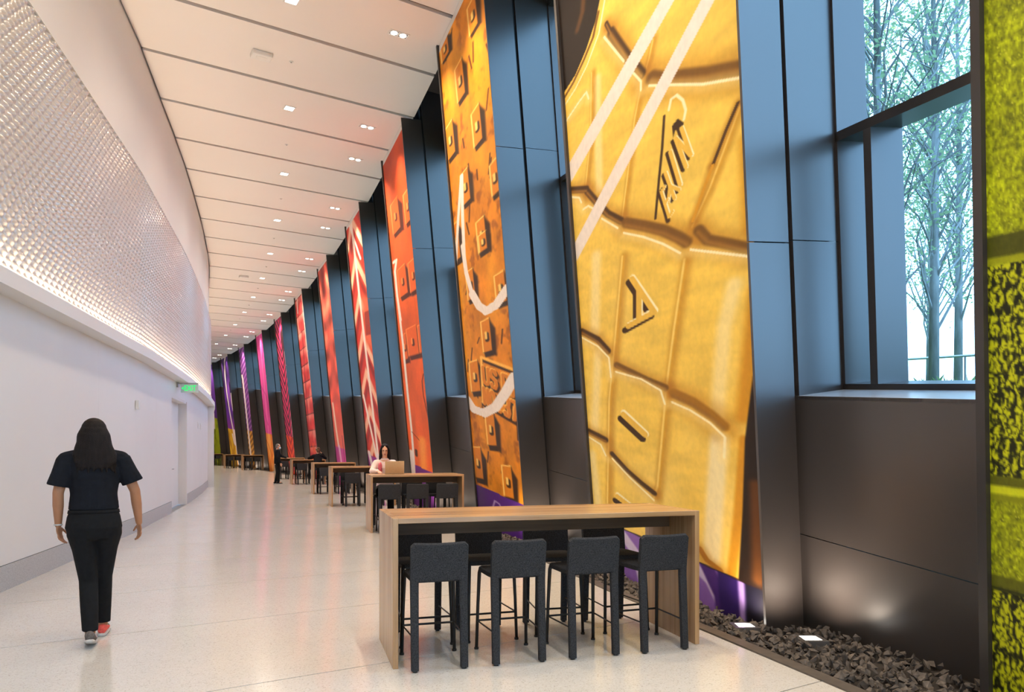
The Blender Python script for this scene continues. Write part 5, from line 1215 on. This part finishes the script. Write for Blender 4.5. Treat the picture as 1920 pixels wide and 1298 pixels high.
# ---------------------------------------------------------------- outside: bank, grass, trees, rail
GRASS = mat('bank_grass', (.10, .16, .05, 1), .9, noise=(6, .4, (1, 1, 1)))
BARK = mat('grey_bark', (.26, .27, .27, 1), .9, noise=(12, .35, (1, 1, .2)))
LEAF = mat('leaf_green', (.30, .42, .22, 1), .7, noise=(2.5, .35, (1, 1, 1)))
LEAF2 = mat('leaf_yellow_green', (.48, .48, .14, 1), .7, noise=(2.5, .3, (1, 1, 1)))
for m_ in (LEAF, LEAF2):
    nt_ = m_.node_tree; tl = nt_.nodes.new('ShaderNodeBsdfTranslucent'); mxs = nt_.nodes.new('ShaderNodeMixShader'); b_ = nt_.nodes['Principled BSDF']
    tl.inputs['Color'].default_value = b_.inputs['Base Color'].default_value; nt_.links.new(b_.outputs[0], mxs.inputs[1]); nt_.links.new(tl.outputs[0], mxs.inputs[2])
    nt_.links.new(mxs.outputs[0], nt_.nodes['Material Output'].inputs['Surface'])
def bank_z(j, w_):
    k = max(-1, min(j / 3, 11)); z = np.interp(k, sorted(SILL_H), [SILL_H[q] for q in sorted(SILL_H)])
    return z - .30 + .085 * min(max(w_ - 1.6, 0), 12)
def ground_z(x, y):
    g = min(((np.hypot(*(right_line(j, w_, 0) - V(x, y))), j, w_) for j in np.arange(-6, 14, .5) for w_ in np.arange(1.6, 20, .6)), key=lambda q: q[0])
    return bank_z(g[1], g[2])
mb = MB(); ws = [1.6, 3, 5, 8, 12, 18, 30]; js = list(range(-6, 31))
vs_ = [(*right_line(j, w_, 0), bank_z(j, w_)) for j in js for w_ in ws]; n = len(ws)
mb.add(vs_, [(a * n + b, a * n + b + 1, (a + 1) * n + b + 1, (a + 1) * n + b) for a in range(len(js) - 1) for b in range(n - 1)])
tag(mb.build('ground_bank', GRASS), 'grassy bank rising outside the windows', 'bank', kind='structure')
rn = random.Random(5)
def tree(x, y, hgt, seed, label, m):
    r = random.Random(seed); z0 = ground_z(x, y) - .05
    t = tag(empty('tree', (x, y, z0)), label, 'tree', 'slender trees outside the windows')
    tr = MB(); br = MB(); lf = MB(); tips = []
    tr.tube((0, 0, 0), (.05, .03, hgt * .5), .09, .055); tr.tube((.05, .03, hgt * .5), (.0, .1, hgt), .055, .015); tr.build('trunk', BARK, t, True)
    for i in range(64):
        h0 = hgt * (.10 + .85 * r.random() ** .9); a = r.uniform(0, 6.28); L_ = r.uniform(1.3, 2.8) * (1.1 - .6 * h0 / hgt)
        d = V(math.cos(a) * .5, math.sin(a) * .5, .86); p = V(.04, .04, h0)
        for q in range(4):
            e = p + nrm(d) * L_ / 4; br.tube(p, e, .026 - .006 * q, .021 - .006 * q, 5); p = e; tips.append(p)
            d = d + V(r.uniform(-.3, .3), r.uniform(-.3, .3), r.uniform(-.2, .1))
            if q: s_ = p + V(r.uniform(-.5, .5), r.uniform(-.5, .5), r.uniform(0, .6)); br.tube(p, s_, .010, .004, 4); tips.append(s_)
    br.build('branches', BARK, t)
    for p in tips:
        for q in range(8):
            c = p + V(r.gauss(0, .20), r.gauss(0, .20), r.gauss(0, .20)); a = nrm(V(r.gauss(0, 1), r.gauss(0, 1), r.gauss(0, .6))); b = nrm(np.cross(a, V(r.gauss(0, 1), r.gauss(0, 1), r.gauss(0, 1)))); s_ = r.uniform(.03, .055)
            lf.add([c - a * s_, c + b * s_ * .5, c + a * s_, c - b * s_ * .5], [(0, 1, 2, 3)])
    o = lf.build('foliage', m, t); o['kind'] = 'stuff'
    return t
T_A = tree(5.45, 11.2, 10.5, 1, 'slender grey-trunked tree closest to the window beside the green mural', LEAF)
tree(7.0, 12.4, 9.5, 2, 'green leafy tree behind the closest slender tree on the bank', LEAF)
T_B = tree(9.2, 15.4, 9.5, 3, 'leafy tree on the bank facing the window beside the green mural', LEAF)
tree(8.4, 17.6, 9.0, 4, 'yellow-green tree further up the bank by the rail', LEAF2)
tree(11.4, 20.4, 9.0, 9, 'pale leafy tree high on the bank behind the rail', LEAF)
tree(6.1, 19.5, 9.0, 5, 'slender tree on the bank outside the yellow mural bay', LEAF)
tree(4.2, 25.5, 9.0, 6, 'slender tree on the bank outside the orange mural bay', LEAF)
tree(10.2, 5.5, 9.0, 8, 'slender tree on the bank behind the green mural', LEAF)
for i, (x, y) in enumerate(((10.5, 10.2), (13.2, 12.6), (12.4, 7.6), (9.0, 24.5), (13.5, 18.0), (2.0, 32.0), (7.5, 30.0), (-1.5, 39.0), (5.0, 38.0))):
    o = copy_tree((T_A, T_B)[i % 2]); o.location = (x, y, ground_z(x, y) - .05); o.rotation_euler = (0, 0, 1.1 * i + .6)
    tag(o, 'slender leafy tree further along the grassy bank', 'tree', 'trees further along the bank')
gr = MB()
for i in range(2600):
    j = rn.uniform(-3, 3.2); w_ = rn.uniform(2.2, 7); x, y = right_line(j, w_, 0); z = bank_z(j, w_); hh = rn.uniform(.15, .5); a = rn.uniform(0, 6.28)
    dx, dy = math.cos(a) * .012, math.sin(a) * .012; tx, ty = rn.uniform(-.2, .2), rn.uniform(-.2, .2)
    gr.add([(x - dx, y - dy, z - .02), (x + dx, y + dy, z - .02), (x + tx * .4, y + ty * .4, z + hh * .7), (x + tx, y + ty, z + hh)], [(0, 1, 2), (0, 2, 3)])
tag(gr.build('tall_grass', mat('blade_green', (.20, .32, .12, 1), .7, noise=(3, .3, (1, 1, 1)))), 'loose tall grass blades on the bank outside the window', 'grass', kind='stuff')
t = tag(empty('hand_rail'), 'thin pale steel rail on posts up on the bank', 'rail')
rp = [V(*right_line(j, 7.2, 0), bank_z(j, 7.2)) for j in (-4, -2, 0, 2, 4)]
for a, b in zip(rp[:-1], rp[1:]): MB().tube(a + V(0, 0, .75), b + V(0, 0, .75), .022, n=8).build('rail_bar', M['steel'], t)
for a in rp: MB().tube(a - V(0, 0, .05), a + V(0, 0, .75), .02, n=8).build('post', M['steel'], t)
